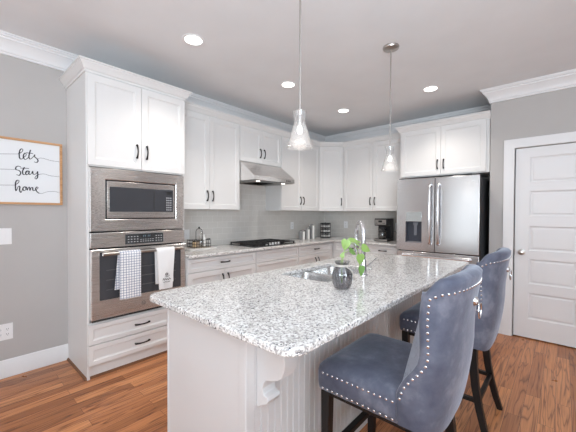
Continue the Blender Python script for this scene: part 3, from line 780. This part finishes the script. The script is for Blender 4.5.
for h in (.128, .134): mb.tube([(VX+.0395*math.cos(a*PI/12), VY+.0395*math.sin(a*PI/12), CT1+h) for a in range(25)], .0036, 6)
mb.tube([(VX-.025, VY-.036, CT1+.130), (VX+.0, VY-.052, CT1+.112), (VX+.022, VY-.055, CT1+.085), (VX+.040, VY-.048, CT1+.060)], .0035, 6)
mb.build('rope_tie', M_rope, t)
pv = thing('pothos_cutting', (VX, VY, CT1+.02), 'trailing green heart-leaf vine growing out of the glass vase', 'plant')
def leaf(p, d, L, wd, m, nr=(-.6, -.62, .5)):
    L *= .82; wd *= .78
    """heart-shaped blade with a folded midrib, curling down at the tip"""
    d = Vector(d).normalized(); nr = Vector(nr); n = (nr - d*nr.dot(d)).normalized(); side = d.cross(n).normalized()
    mb = MB(); prof = [(-.12, .34), (-.05, .70), (.08, .97), (.25, 1.0), (.45, .88), (.65, .64), (.85, .30), (1.0, .015)]
    for dz in (0, -.0012):
        A, B, D = [], [], []
        for q, wv in prof:
            o_ = n*(-.16*L*q*q+dz)
            B.append(mb.v(Vector(p)+d*(L*max(q, 0))+o_)); e_ = Vector(p)+d*(L*q)+o_+n*(.10*wd*wv)
            A.append(mb.v(e_+side*wd/2*wv)); D.append(mb.v(e_-side*wd/2*wv))
        for i in range(len(prof)-1):
            mb.face([A[i], B[i], B[i+1], A[i+1]]); mb.face([B[i], D[i], D[i+1], B[i+1]])
    return mb.build('leaf', m, pv, smooth=60)
z = CT1
vine = [(VX, VY, z+.03), (VX+.008, VY+.004, z+.12), (VX+.01, VY, z+.185), (VX+.030, VY-.003, z+.238), (VX+.075, VY, z+.252), (VX+.13, VY+.003, z+.236), (VX+.175, VY+.005, z+.205), (VX+.205, VY+.008, z+.150), (VX+.215, VY+.01, z+.10)]
vine2 = [(VX+.01, VY+.01, z+.03), (VX+.012, VY+.015, z+.15), (VX+.04, VY+.02, z+.19), (VX+.075, VY+.01, z+.20)]
mb = MB(); mb.tube(vine, .0026, 7); mb.build('stem', M_stem, pv)
mb = MB(); mb.tube(vine2, .0024, 7); mb.build('stem', M_stem, pv)
leaf((VX+.035, VY-.004, z+.268), (-.15, .05, -.9), .075, .070, M_leaf)
leaf((VX+.075, VY-.004, z+.262), (.8, -.6, -.05), .088, .062, M_leaf, (-.3, -.4, .85))
leaf((VX+.150, VY, z+.238), (.9, -.3, -.30), .060, .045, M_leaf, (-.3, -.5, .8))
leaf((VX+.080, VY, z+.205), (.7, -.3, -.35), .070, .060, M_leafd, (-.5, -.5, .7))
leaf((VX+.225, VY, z+.212), (.75, -.6, -.35), .075, .068, M_leaf)
leaf((VX+.195, VY-.004, z+.170), (.1, .0, -.9), .080, .066, M_leaf)
leaf((VX+.215, VY-.004, z+.098), (-.05, 0, -.95), .078, .050, M_leafd)
leaf((VX-.005, VY, z+.175), (.2, -.2, .8), .040, .032, M_leaf)
mb = MB(); mb.tube([vine[6], (VX+.215, VY+.002, z+.212), (VX+.245, VY, z+.201)], .002, 6); mb.build('stem', M_stem, pv)

# ------------------------------------------------------------------ pendants
def pendant():
    t = thing('pendant_light', (0, 0, 0), '', 'pendant lamp', 'glass pendants over the island')
    zb = 1.695
    MB().lathe((0, 0, CEIL-.0285), [(.001, 0), (.030, 0), (.062, .010), (.066, .018), (.066, .028), (.001, .028)], 28).build('canopy', M_nickel, t)
    MB().cyl((0, 0, zb+.175), .0055, CEIL-.028-zb-.175, 10).build('rod', M_nickel, t)
    MB().lathe((0, 0, zb), [(.001, .200), (.008, .200), (.013, .190), (.015, .140), (.013, .122), (.001, .122)], 20).build('socket', M_nickel, t)
    MB().lathe((0, 0, zb), [(.0715, 0), (.0735, .003), (.070, .008), (.050, .075), (.034, .130), (.030, .140), (.0335, .146), (.031, .153), (.034, .175), (.039, .200), (.036, .200), (.031, .175), (.028, .155), (.031, .146), (.027, .141), (.031, .130), (.047, .075), (.067, .008), (.0705, 0), (.0715, 0)], 36).build('glass_shade', M_glass, t, smooth=50)
    b_ = MB().lathe((0, 0, zb), [(.001, .076), (.009, .078), (.014, .086), (.015, .095), (.012, .108), (.008, .122), (.001, .122)], 18).build('bulb', M_bulb, t)
    return t
p1 = pendant(); p1.location = (-3.444, -2.245, 0); p1['label'] = 'nearer glass pendant lamp, its rod running out of the top of the picture'
p2 = copy_tree(p1); p2.location = (-2.250, -2.245, 0); p2['label'] = 'farther glass pendant lamp, hanging in front of the wall cabinets beside the fridge'
for x in (-3.444, -2.250):
    l = bpy.data.lights.new('pendant_glow', 'POINT'); l.energy = .35; l.color = WARM; l.shadow_soft_size = .05
    o = bpy.data.objects.new('pendant_glow', l); C.objects.link(o); o.location = (x, -2.245, 1.70)

# ------------------------------------------------------------------ recessed lights
names = ['recessed ceiling light above the oven tower end, nearest the left wall', 'recessed ceiling light in front of the range hood, next to the nearer pendant rod',
         'recessed ceiling light nearest the far room corner', 'recessed ceiling light in front of the fridge cabinet']
t0 = None
for (x, y), nm in zip(LAMPS, names):
    if t0 is None:
        t0 = thing('recessed_light', (0, 0, 0), '', 'ceiling light', 'recessed ceiling lights')
        MB().lathe((0, 0, CEIL), [(.088, -.0003), (.088, -.005), (.080, -.007), (.069, -.004), (.067, -.0004)], 36).build('trim_ring', M_plastic, t0)
        MB().lathe((0, 0, CEIL), [(.001, -.003), (.066, -.003), (.066, -.0006), (.001, -.0006)], 36).build('lens', M_lamp, t0)
        t = t0
    else: t = copy_tree(t0)
    t.location = (x, y, 0); t['label'] = nm
    l = bpy.data.lights.new('recessed_lamp', 'SPOT'); l.energy = 42; l.color = WARM; l.spot_size = math.radians(125); l.spot_blend = 1.0; l.shadow_soft_size = .06
    o = bpy.data.objects.new('recessed_lamp', l); C.objects.link(o); o.location = (x, y, CEIL-.075)

# ------------------------------------------------------------------ bar stools
def lerp(tab, z):
    if z <= tab[0][0]: return tab[0][1]
    for (a, va), (b, vb) in zip(tab, tab[1:]):
        if z <= b:
            q = (z-a)/(b-a); q = q*q*(3-2*q) if False else q
            return va+(vb-va)*q
    return tab[-1][1]
def stool(label):
    OY = 2.78
    t = thing('bar_stool', (0, 0, 0), label, 'bar stool', 'blue-grey velvet bar stools')
    hw = .262
    REAR = [(.50, -3.022), (.56, -3.038), (.64, -3.055), (.72, -3.068), (.80, -3.076), (.90, -3.080), (1.0, -3.092), (1.06, -3.102), (1.11, -3.108)]
    WING = [(.50, -2.900), (.66, -2.900), (.70, -2.914), (.735, -2.936), (.77, -2.962), (.80, -2.978), (.83, -2.982), (.88, -2.980), (.95, -2.976), (1.02, -2.980), (1.06, -2.990), (1.11, -3.004)]
    HW = [(.50, .258), (.56, .264), (.64, .268), (.75, .264), (.85, .260), (.95, .254), (1.02, .252), (1.11, .250)]
    TH = .055
    def plan(th, z, inner):
        r = lerp(REAR, z); wy = lerp(WING, z); h = lerp(HW, z); Lw = wy-r
        e = .62+.26*min(1, max(0, (z-.60)/.25))
        sx = math.copysign(abs(math.sin(th))**e, math.sin(th)); cy = abs(math.cos(th))**e
        if inner:
            h -= TH*.85; x = h*sx; y = (r+TH*1.15)+(Lw-TH*1.15)*(1-cy)
        else: x = h*sx; y = r+Lw*(1-cy)
        return x, y
    NT = 36; NZ = 18
    def ztop(th):
        ff = 1-abs(math.cos(th))**.88
        return 1.100-.016*abs(math.sin(th))**3-.050*max(0, (ff-.55)/.45)**2
    def zbot(th): return .520+.034*abs(math.sin(th))**3
    rings = []
    for i in range(NT+1):
        th = -PI/2+PI*i/NT; ring = []
        zb, zt = zbot(th), ztop(th)
        zs = [zb+(zt-zb)*j/NZ for j in range(NZ+1)]
        O = [(*plan(th, z_, False), z_) for z_ in zs]; I = [(*plan(th, z_, True), z_) for z_ in zs]
        ti = Vector(O[-1]); tj = Vector(I[-1]); mid = (ti+tj)/2+Vector((0, 0, .018))
        ring = [Vector(p) for p in O] + [ti.lerp(tj, .2)+Vector((0, 0, .013)), mid, ti.lerp(tj, .8)+Vector((0, 0, .013))] + [Vector(p) for p in reversed(I)]
        rings.append([tuple(p) for p in ring])
    # round the front edge of each wing
    def bulge(ring, amt, yq):
        c = [(Vector(ring[k_])+Vector(ring[len(ring)-1-k_]))/2 for k_ in range(len(ring))]
        return [tuple(Vector(p).lerp(cc, amt)+Vector((0, yq, 0))) for p, cc in zip(ring, c)]
    rings = [bulge(rings[0], .75, .014), bulge(rings[0], .35, .011)] + rings + [bulge(rings[-1], .35, .011), bulge(rings[-1], .75, .014)]
    mb = MB(); mb.loops(rings, True, True, True); mb.b.transform(Matrix.Translation((0, OY, 0)))
    bk = mb.build('backrest', M_velvet, t, smooth=60)
    # seat cushion: rounded slab with domed top
    def rect(hx, y0, y1, r, z_): return [(p[0], p[1], z_) for p in rounded(-hx, hx, y0, y1, r, 5)]
    y0, y1 = -2.945+OY, -2.515+OY
    mb = MB()
    mb.loops([rect(.236, y0, y1-.02, .03, .542), rect(.252, y0, y1-.004, .035, .548), rect(.258, y0, y1, .04, .575), rect(.258, y0, y1, .04, .625), rect(.254, y0, y1-.004, .04, .645), rect(.240, y0, y1-.018, .045, .660), rect(.20, y0+.02, y1-.055, .05, .674), rect(.13, y0+.06, y1-.13, .05, .681), rect(.05, y0+.12, y1-.21, .03, .684)])
    mb.build('seat', M_velvet, t, smooth=60)
    # nailheads: two rows round the seat, one along the backrest's edge
    def heads(mb, pts, r=.0058):
        for p, n in pts:
            n = Vector(n).normalized(); a = n.orthogonal().normalized(); b = n.cross(a)
            mb.loops([[tuple(Vector(p)+n*h+(a*math.cos(k_*PI/4)+b*math.sin(k_*PI/4))*q) for k_ in range(8)] for q, h in ((r, -.001), (r*.9, .002), (r*.45, .004))])
    sp = .0235
    for zr in (.562, .628):
        mb = MB(); L2 = []
        yy_ = y0+.045
        n = int((y1-.045-yy_)/sp)
        for s in (-1, 1):
            mb2 = MB(); heads(mb2, [((s*.2585, yy_+i*(y1-.045-yy_)/n, zr), (s, 0, 0)) for i in range(n+1)]); mb2.build('nailhead_trim', M_chrome, t)
        m_ = int(.43/sp)
        for i in range(m_+1): L2.append(((-.215+i*.43/m_, y1+.0005, zr), (0, 1, 0)))
        heads(mb, L2); mb.build('nailhead_trim', M_chrome, t)
    # backrest row: on the outer face a little inside the edge
    mb = MB(); path = []
    def outer(th, z_): x, y = plan(th, z_, False); return Vector((x, y+OY, z_))
    def nrm(th, z_):
        a = outer(th+.02, z_)-outer(th-.02, z_); b = outer(th, z_+.01)-outer(th, z_-.01)
        n = a.cross(b).normalized(); c = outer(th, z_); return n if n.dot(c-Vector((0, OY-2.9, z_))) > 0 else -n
    for s in (-1, 1):
        zz = .655
        while zz < 1.052:
            lo, hi = .3, PI/2-.001        # walk back from the wing edge by a fixed distance
            target = lerp(WING, zz)-(.006 if zz < .68 else .006+.013*min(1, (zz-.68)/.15))+OY
            for _ in range(30):
                mi = (lo+hi)/2
                if outer(mi, zz).y < target: lo = mi
                else: hi = mi
            path.append((s*lo, zz)); 
            dy_ = abs(lerp(WING, zz+.01)-lerp(WING, zz))/.01
            zz += sp/math.sqrt(1+dy_*dy_)
        thm = path[-1][0]
    top_th = abs(path[-1][0]); last = outer(-top_th, ztop(-top_th)-.036)
    for i in range(1, 801):
        th = -top_th+2*top_th*i/800; q = outer(th, ztop(th)-.036)
        if (q-last).length >= sp: path.append((th, ztop(th)-.036)); last = q
    for seg_ in (lambda th, z_: z_ < 1.05 and th < 0, lambda th, z_: z_ < 1.05 and th > 0, lambda th, z_: z_ >= 1.05):
        mb = MB(); heads(mb, [(tuple(outer(th, z_)), tuple(nrm(th, z_))) for th, z_ in path if seg_(th, z_)]); mb.build('nailhead_trim', M_chrome, t)
    # ring pull on the back
    mb = MB(); ry = lerp(REAR, .99)+OY
    mb.lathe((0, ry, .995), [(.001, -.016), (.010, -.014), (.017, -.006), (.020, 0.002), (.001, .002)], 16, 'y')
    mb.tube([(.026*math.sin(a*PI/10), ry-.014-.004, .960+.028*math.cos(a*PI/10)) for a in range(21)], .0035, 8)
    mb.build('ring_pull', M_chrome, t)
    # legs
    def leg(pts, wd):
        mb = MB(); mb.tube([(x, y+OY, z_) for x, y, z_ in pts], wd, 4, True); mb.build('leg', M_leg, t, bevel=.002, smooth=25)
    for s in (-1, 1):
        leg([(s*.222, -2.560, .545), (s*.222, -2.558, .25), (s*.222, -2.556, 0)], [.030, .026, .022])
        leg([(s*.190, -2.950, .545), (s*.194, -2.955, .42), (s*.199, -2.968, .30), (s*.206, -2.990, .18), (s*.213, -3.015, .08), (s*.220, -3.040, 0)], [.032, .030, .028, .026, .024, .022])
    def st(p, q, r=.017):
        p = Vector(p)+Vector((0, OY, 0)); q = Vector(q)+Vector((0, OY, 0)); MB().tube([p, q], r, 4, True).build('stretcher', M_leg, t, bevel=.0015, smooth=25)
    st((-.205, -2.558, .245), (.205, -2.558, .245), .020); st((-.195, -2.982, .225), (.195, -2.982, .225))
    for s in (-1, 1): st((s*.220, -2.572, .225), (s*.203, -2.982, .225))
    mb = MB(); mb.box(-.235, .235, y0+.03, y1-.03, .522, .545); mb.build('seat_frame', M_leg, t, bevel=.002)
    return t
s1 = stool('nearer blue-grey velvet bar stool, in front, its seat side fully visible')
s1.location = (-3.398, -2.78, 0)
s2 = copy_tree(s1); s2.location = (-2.465, -2.78, 0); s2['label'] = 'farther blue-grey velvet bar stool, half hidden behind the first, near the white door'

# ------------------------------------------------------------------ sign
t = thing('wall_sign', (-4.29, -.012, 1.66), 'white wood-framed wall sign reading lets stay home', 'sign')
sx0, sx1, sz0, sz1 = -4.535, -4.052, 1.395, 1.930
fw = .017
mb = MB(); o0 = [(sx0, sz0), (sx1, sz0), (sx1, sz1), (sx0, sz1)]
mb.loops([rr(o0, -.001), rr(o0, -.032), rr(o0, -.032, fw), rr(o0, -.001, fw)], True, False, False); mb.build('frame', M_frame, t, smooth=0)
bd = MB().box(sx0+fw, sx1-fw, -.018, -.001, sz0+fw, sz1-fw).build('board', M_art, t, smooth=0)
WORDS = {
 'lets':[[(-0.347, 1.805), (-0.326, 1.822), (-0.317, 1.841), (-0.323, 1.851), (-0.335, 1.838), (-0.34, 1.806), (-0.338, 1.775), (-0.328, 1.765), (-0.316, 1.778), (-0.3, 1.796), (-0.296, 1.812), (-0.304, 1.818), (-0.313, 1.801), (-0.313, 1.778), (-0.303, 1.766), (-0.289, 1.777), (-0.279, 1.792)], [(-0.268, 1.85), (-0.274, 1.825), (-0.279, 1.792), (-0.272, 1.773), (-0.259, 1.784), (-0.248, 1.800), (-0.240, 1.815), (-0.243, 1.800), (-0.232, 1.788), (-0.221, 1.775), (-0.221, 1.759), (-0.232, 1.749), (-0.244, 1.755)], [(-0.298, 1.823), (-0.251, 1.822)]],
 'stay':[[(-0.33, 1.701), (-0.347, 1.706), (-0.361, 1.695), (-0.361, 1.677), (-0.341, 1.67), (-0.332, 1.653), (-0.341, 1.631), (-0.358, 1.637)], [(-0.308, 1.702), (-0.32, 1.668), (-0.316, 1.641), (-0.304, 1.644), (-0.298, 1.659), (-0.279, 1.672), (-0.292, 1.673), (-0.301, 1.656), (-0.295, 1.64), (-0.282, 1.653), (-0.277, 1.674), (-0.28, 1.649), (-0.272, 1.645), (-0.262, 1.658), (-0.256, 1.675), (-0.253, 1.653), (-0.243, 1.649), (-0.230, 1.660), (-0.223, 1.677)], [(-0.223, 1.677), (-0.222, 1.645), (-0.225, 1.622), (-0.234, 1.611), (-0.241, 1.620), (-0.228, 1.641), (-0.213, 1.652)], [(-0.334, 1.692), (-0.279, 1.695)]],
 'home':[[(-0.369, 1.55), (-0.348, 1.57), (-0.343, 1.588), (-0.355, 1.59), (-0.365, 1.564), (-0.362, 1.503), (-0.348, 1.54), (-0.338, 1.539), (-0.34, 1.512), (-0.331, 1.492), (-0.319, 1.527), (-0.309, 1.541), (-0.319, 1.527), (-0.314, 1.509), (-0.302, 1.516), (-0.303, 1.534), (-0.309, 1.541), (-0.296, 1.537), (-0.291, 1.513), (-0.283, 1.538), (-0.276, 1.536), (-0.273, 1.511), (-0.266, 1.536), (-0.257, 1.537), (-0.254, 1.515), (-0.246, 1.513), (-0.227, 1.528), (-0.22, 1.539), (-0.229, 1.544), (-0.237, 1.525), (-0.227, 1.504), (-0.213, 1.491)]]}
LINES = [[(-0.226, 1.779), (-0.2, 1.792), (-0.169, 1.788), (-0.131, 1.779), (-0.072, 1.776)], [(-0.515, 1.782), (-0.404, 1.797), (-0.347, 1.805)], [(-0.215, 1.652), (-0.178, 1.659), (-0.139, 1.648), (-0.072, 1.644)], [(-0.515, 1.667), (-0.361, 1.677)], [(-0.213, 1.491), (-0.194, 1.492), (-0.156, 1.508), (-0.117, 1.513), (-0.072, 1.507)], [(-0.515, 1.541), (-0.369, 1.55)]]
def smoothpts(P):
    out = []
    for i in range(len(P)-1):
        p0, p1, p2, p3 = P[max(i-1, 0)], P[i], P[i+1], P[min(i+2, len(P)-1)]
        for k_ in range(4):
            q = k_/4
            out.append(tuple(.5*((2*p1[c])+(-p0[c]+p2[c])*q+(2*p0[c]-5*p1[c]+4*p2[c]-p3[c])*q*q+(-p0[c]+3*p1[c]-3*p2[c]+p3[c])*q**3) for c in (0, 1)))
    return out + [P[-1]]
def ribbon(mb, P, w0, w1):
    P = smoothpts(P); rings = []
    for i, (x, z_) in enumerate(P):
        a, b = P[max(i-1, 0)], P[min(i+1, len(P)-1)]; tx, tz = b[0]-a[0], b[1]-a[1]; l_ = math.hypot(tx, tz) or 1
        nx, nz = -tz/l_, tx/l_; down = max(0, -tz/l_); hwid = (w0+(w1-w0)*down)/2
        x -= 4.0
        rings.append([(x+nx*hwid, -.0182, z_+nz*hwid), (x-nx*hwid, -.0182, z_-nz*hwid), (x-nx*hwid, -.0194, z_-nz*hwid), (x+nx*hwid, -.0194, z_+nz*hwid)])
    mb.loops(rings)
for wd, ss in WORDS.items():
    mb = MB()
    for s in ss: ribbon(mb, s, .0045, .0085)
    mb.build('lettering', M_ink, bd, smooth=0)
for l_ in LINES:
    mb = MB(); ribbon(mb, l_, .0022, .0022); mb.build('pen_flourish', M_ink, bd, smooth=0)

# ------------------------------------------------------------------ switches and outlets
def plate(X, w_, h_, kind, label, name, cat, parts=True):
    o_ = X.translation
    t = thing(name, tuple(o_), label, cat, 'white wall plates')
    MB(X).box(-w_/2, w_/2, -h_/2, h_/2, 0.0006, .006).build('cover_plate', M_plastic, t, bevel=.0015)
    n = max(1, round(w_/.07)); 
    for i in range(n):
        cx = (i-(n-1)/2)*.046
        if kind == 'switch':
            MB(X).box(cx-.005, cx+.005, -.012, .012, .0062, .013).build('toggle', M_plastic, t, bevel=.001)
        else:
            for dz in (-.020, .020):
                MB(X).box(cx-.016, cx+.016, dz-.014, dz+.014, .0062, .008).build('socket', M_plastic, t, bevel=.003)
                s_ = MB(X)
                for q in (-.006, .006): s_.box(cx+q-.0012, cx+q+.0012, dz-.002, dz+.007, .0081, .0085)
                s_.box(cx-.0022, cx+.0022, dz-.010, dz-.006, .0081, .0085)
                s_.build('slot', M_blackpl, t.children[-1], smooth=0)
wa = lambda x, z_, y=0: frame((x, y, z_), (1, 0), (0, -1))
wb = lambda y, z_: frame((-.008, y, z_), (0, -1), (-1, 0))
plate(wa(-4.448, 1.137), .118, .130, 'switch', 'white double light switch on the grey wall under the sign', 'light_switch', 'switch')
plate(wa(-4.443, .368), .112, .130, 'outlet', 'white double power outlet low on the grey wall above the baseboard', 'power_outlet', 'outlet')
plate(wa(-2.835, 1.075, -.008), .075, .118, 'switch', 'white wall plate behind the wire basket beside the oven tower', 'light_switch', 'switch')
plate(wa(-.925, 1.130, -.008), .075, .118, 'outlet', 'white outlet plate on the tile above the grey gabled blocks', 'power_outlet', 'outlet')
plate(wb(-.475, 1.135), .075, .118, 'outlet', 'white outlet plate on the tile near the corner, left of the faucet top', 'power_outlet', 'outlet')
plate(wb(-1.400, 1.130), .075, .118, 'outlet', 'white outlet plate behind the coffee maker, next to the fridge', 'power_outlet', 'outlet')

# ------------------------------------------------------------------ worktop items
z = CT1+.0005
o = MB().prism(rounded(-2.955, -2.60, -.30, -.05, .02), 'z', z, z+.014).build('serving_board', M_marble, bevel=.003)
tag(o, 'pale serving board under the wire basket on the wall worktop', 'board')
bx_, by_ = -2.765, -.17; zb = z+.0145
t = thing('wire_basket', (bx_, by_, zb), 'dark wire basket with an arched handle beside the oven tower', 'basket')
MB().box(bx_-.105, bx_+.105, by_-.07, by_+.07, zb, zb+.008).build('base', M_rustic, t, bevel=.002)
mb = MB(); W_, D_, H_ = .108, .073, .085
for h in (.012, .045, .088):
    mb.tube([(bx_-W_, by_-D_, zb+h), (bx_+W_, by_-D_, zb+h), (bx_+W_, by_+D_, zb+h), (bx_-W_, by_+D_, zb+h), (bx_-W_, by_-D_, zb+h)], .0028, 6)
for i in range(8):
    x = bx_-W_+2*W_*i/7
    for yy_ in (by_-D_, by_+D_): mb.tube([(x, yy_, zb+.002), (x, yy_, zb+.088)], .0022, 6)
for s in (-1, 1):
    mb.tube([(bx_+s*W_, by_-.03, zb+.085), (bx_+s*(W_+.03), by_-.02, zb+.095), (bx_+s*(W_+.03), by_+.02, zb+.095), (bx_+s*W_, by_+.03, zb+.085)], .0032, 6)
mb.build('wire_frame', M_black, t)
mb = MB(); mb.tube([(bx_-.042, by_, zb+.002)] + [(bx_-.042, by_, zb+.15)] + [(bx_-.042*math.cos(a*PI/8), by_, zb+.185+.035*math.sin(a*PI/8)) for a in range(9)] + [(bx_+.042, by_, zb+.15), (bx_+.042, by_, zb+.002)], .0035, 6)
mb.sphere((bx_, by_, zb+.232), .010, 1, 10); mb.build('handle', M_black, t)
def bottle(x, y, h, r, label, m, capm):
    t = thing('condiment_bottle', (x, y, zb+.0085), label, 'bottle', 'bottles in the wire basket'); q = zb+.0085
    MB().lathe((x, y, q), [(.001, 0), (r, 0), (r, h*.62), (r*.45, h*.80), (r*.42, h*.94), (.001, h*.94)], 16).build('bottle_body', m, t)
    MB().lathe((x, y, q), [(.001, h*.945), (r*.5, h*.945), (r*.5, h), (.001, h)], 14).build('cap', capm, t)
bottle(bx_+.012, by_-.025, .185, .022, 'tall clear bottle standing under the arch of the wire basket', M_bottle, M_nickel)
bottle(bx_+.070, by_+.01, .150, .020, 'pale bottle at the right end of the wire basket', M_candle, M_nickel)
for i, x in enumerate((bx_-.075, bx_-.028)):
    t = thing('snack_jar', (x, by_-.02, zb+.0085), ['squat jar at the oven end of the wire basket', 'squat jar left of the tall bottle in the wire basket'][i], 'jar', 'jars in the wire basket')
    MB().lathe((x, by_-.02, zb+.0085), [(.001, 0), (.020, 0), (.021, .055), (.017, .062), (.001, .062)], 16).build('jar_body', [M_tan, M_rustic][i], t)
    MB().lathe((x, by_-.02, zb+.0085), [(.001, .0625), (.019, .0625), (.019, .078), (.001, .080)], 16).build('lid', M_black, t)

# gabled blocks
hs = [(-.950, .150, 'shortest'), (-.825, .178, 'middle-height'), (-.695, .240, 'tallest')]
where = ['beside the cooktop', 'between its two neighbours', 'nearest the corner']
for (x, h, nm), wh in zip(hs, where):
    t = thing('gabled_block', (x, -.27, z), '%s of the three grey and white gabled blocks on the worktop, %s' % (nm, wh), 'ornament', 'grey and white gabled blocks')
    MB().prism([(x-.050, z), (x+.050, z), (x+.050, z+h-.03), (x, z+h), (x-.050, z+h-.03)], 'y', -.27, -.215).build('block', M_greywood, t, bevel=.002)
    MB().box(x-.018, x+.022, -.283, -.2705, z, z+h-.022).build('white_strip', M_candle, t, bevel=.002)
# tiered rack in the corner
rx, ry_ = -.335, -.265
t = thing('spice_rack', (rx, ry_, z), 'round black tiered rack standing in the worktop corner', 'rack')
mb = MB()
for h in (.003, .085, .165, .238): mb.lathe((rx, ry_, z+h), [(.001, -.003), (.088, -.003), (.092, .002), (.092, .016), (.088, .016), (.086, .003), (.001, .003)], 28)
mb.build('tier', M_blackpl, t)
mb = MB(); mb.cyl((rx, ry_, z), .012, .262, 12)
for a in range(6): mb.tube([(rx+.088*math.cos(a*PI/3), ry_+.088*math.sin(a*PI/3), z), (rx+.088*math.cos(a*PI/3), ry_+.088*math.sin(a*PI/3), z+.25)], .0035, 6)
mb.build('wire_post', M_black, t)
tiers = ['bottom', 'middle', 'top']
src = None
for k_, h in enumerate((.0075, .0895, .1695)):
    for a in range(8):
        ang = a*PI/4+.35
        c = (rx+.060*math.cos(ang), ry_+.060*math.sin(ang), z+h)
        if src is None:
            src = thing('spice_tin', c, '', 'tin', 'tins on the round black rack')
            MB().lathe(c, [(.001, 0), (.0195, 0), (.0195, .045), (.001, .045)], 14).build('tin_body', M_seasoning, src)
            MB().lathe(c, [(.001, .0455), (.0203, .0455), (.0203, .058), (.001, .058)], 14).build('lid', M_blackpl, src)
            tt = src
        else: tt = copy_tree(src)
        tt.location = c; tt['label'] = 'small metal tin on the %s shelf of the round black rack' % tiers[k_]

# coffee maker
cx0, cy0 = -.345, -1.285
t = thing('coffee_maker', (cx0+.1, cy0, z), 'black and steel drip coffee maker with a glass carafe, beside the fridge', 'coffee maker')
MB().box(cx0-.0, cx0+.235, cy0-.100, cy0+.105, z, z+.035).build('base', M_blackpl, t, bevel=.006)
MB().box(cx0+.13, cx0+.235, cy0-.100, cy0+.105, z+.035, z+.345).build('water_tank', M_blackpl, t, bevel=.006)
hd = MB().box(cx0, cx0+.128, cy0-.100, cy0+.105, z+.235, z+.345).build('brew_head', M_blackpl, t, bevel=.008)
MB().box(cx0-.003, cx0-.0005, cy0-.08, cy0+.095, z+.250, z+.325).build('control_panel', M_nickel, hd, bevel=.001)
MB().box(cx0-.0045, cx0-.0032, cy0-.02, cy0+.04, z+.285, z+.315).build('display', M_blackpl, hd, smooth=0)
mb = MB()
for dy_ in (-.055, -.035, .060, .078): mb.cyl((cx0-.0032, cy0+dy_, z+.272), .006, -.003, 10, 'x')
mb.build('button', M_blackpl, hd)
MB().box(cx0-.002, cx0, cy0-.10, cy0+.10, z+.006, z+.028).build('steel_band', M_nickel, t, smooth=0)
cf = (cx0+.065, cy0+.005, z+.0355)
cr = MB().lathe(cf, [(.001, 0), (.050, 0), (.062, .02), (.064, .07), (.050, .115), (.042, .135), (.046, .15)], 24).build('carafe', glass('carafe_glass', (.55, .52, .50), .05, .2), t)
MB().lathe(cf, [(.001, .002), (.048, .002), (.058, .02), (.060, .045), (.001, .045)], 20).build('coffee', mat('coffee', (.05, .03, .02), .2), cr)
mb = MB(); mb.lathe(cf, [(.001, .151), (.047, .151), (.047, .162), (.001, .168)], 20); mb.lathe(cf, [(.0655, .105), (.0545, .128), (.053, .128), (.064, .105)], 20)
mb.build('lid', M_blackpl, cr)
MB().tube([(cf[0]-.045, cf[1], cf[2]+.14), (cf[0]-.058, cf[1]-.03, cf[2]+.135), (cf[0]-.07, cf[1]-.055, cf[2]+.10), (cf[0]-.062, cf[1]-.045, cf[2]+.04)], .007, 8).build('carafe_handle', M_blackpl, cr)
MB().tube([(cx0+.20, cy0-.118, z+.15), (cx0+.20, cy0-.145, z+.14), (cx0+.21, cy0-.175, z+.09), (cx0+.19, cy0-.215, z+.055), (cx0+.17, cy0-.235, z+.02), (cx0+.22, cy0-.225, z+.006), (cx0+.29, cy0-.205, z+.05), (cx0+.315, cy0-.15, z+.14), (-.022, -1.400, z+.195)], .0035, 8).build('power_cord', M_blackpl, t)
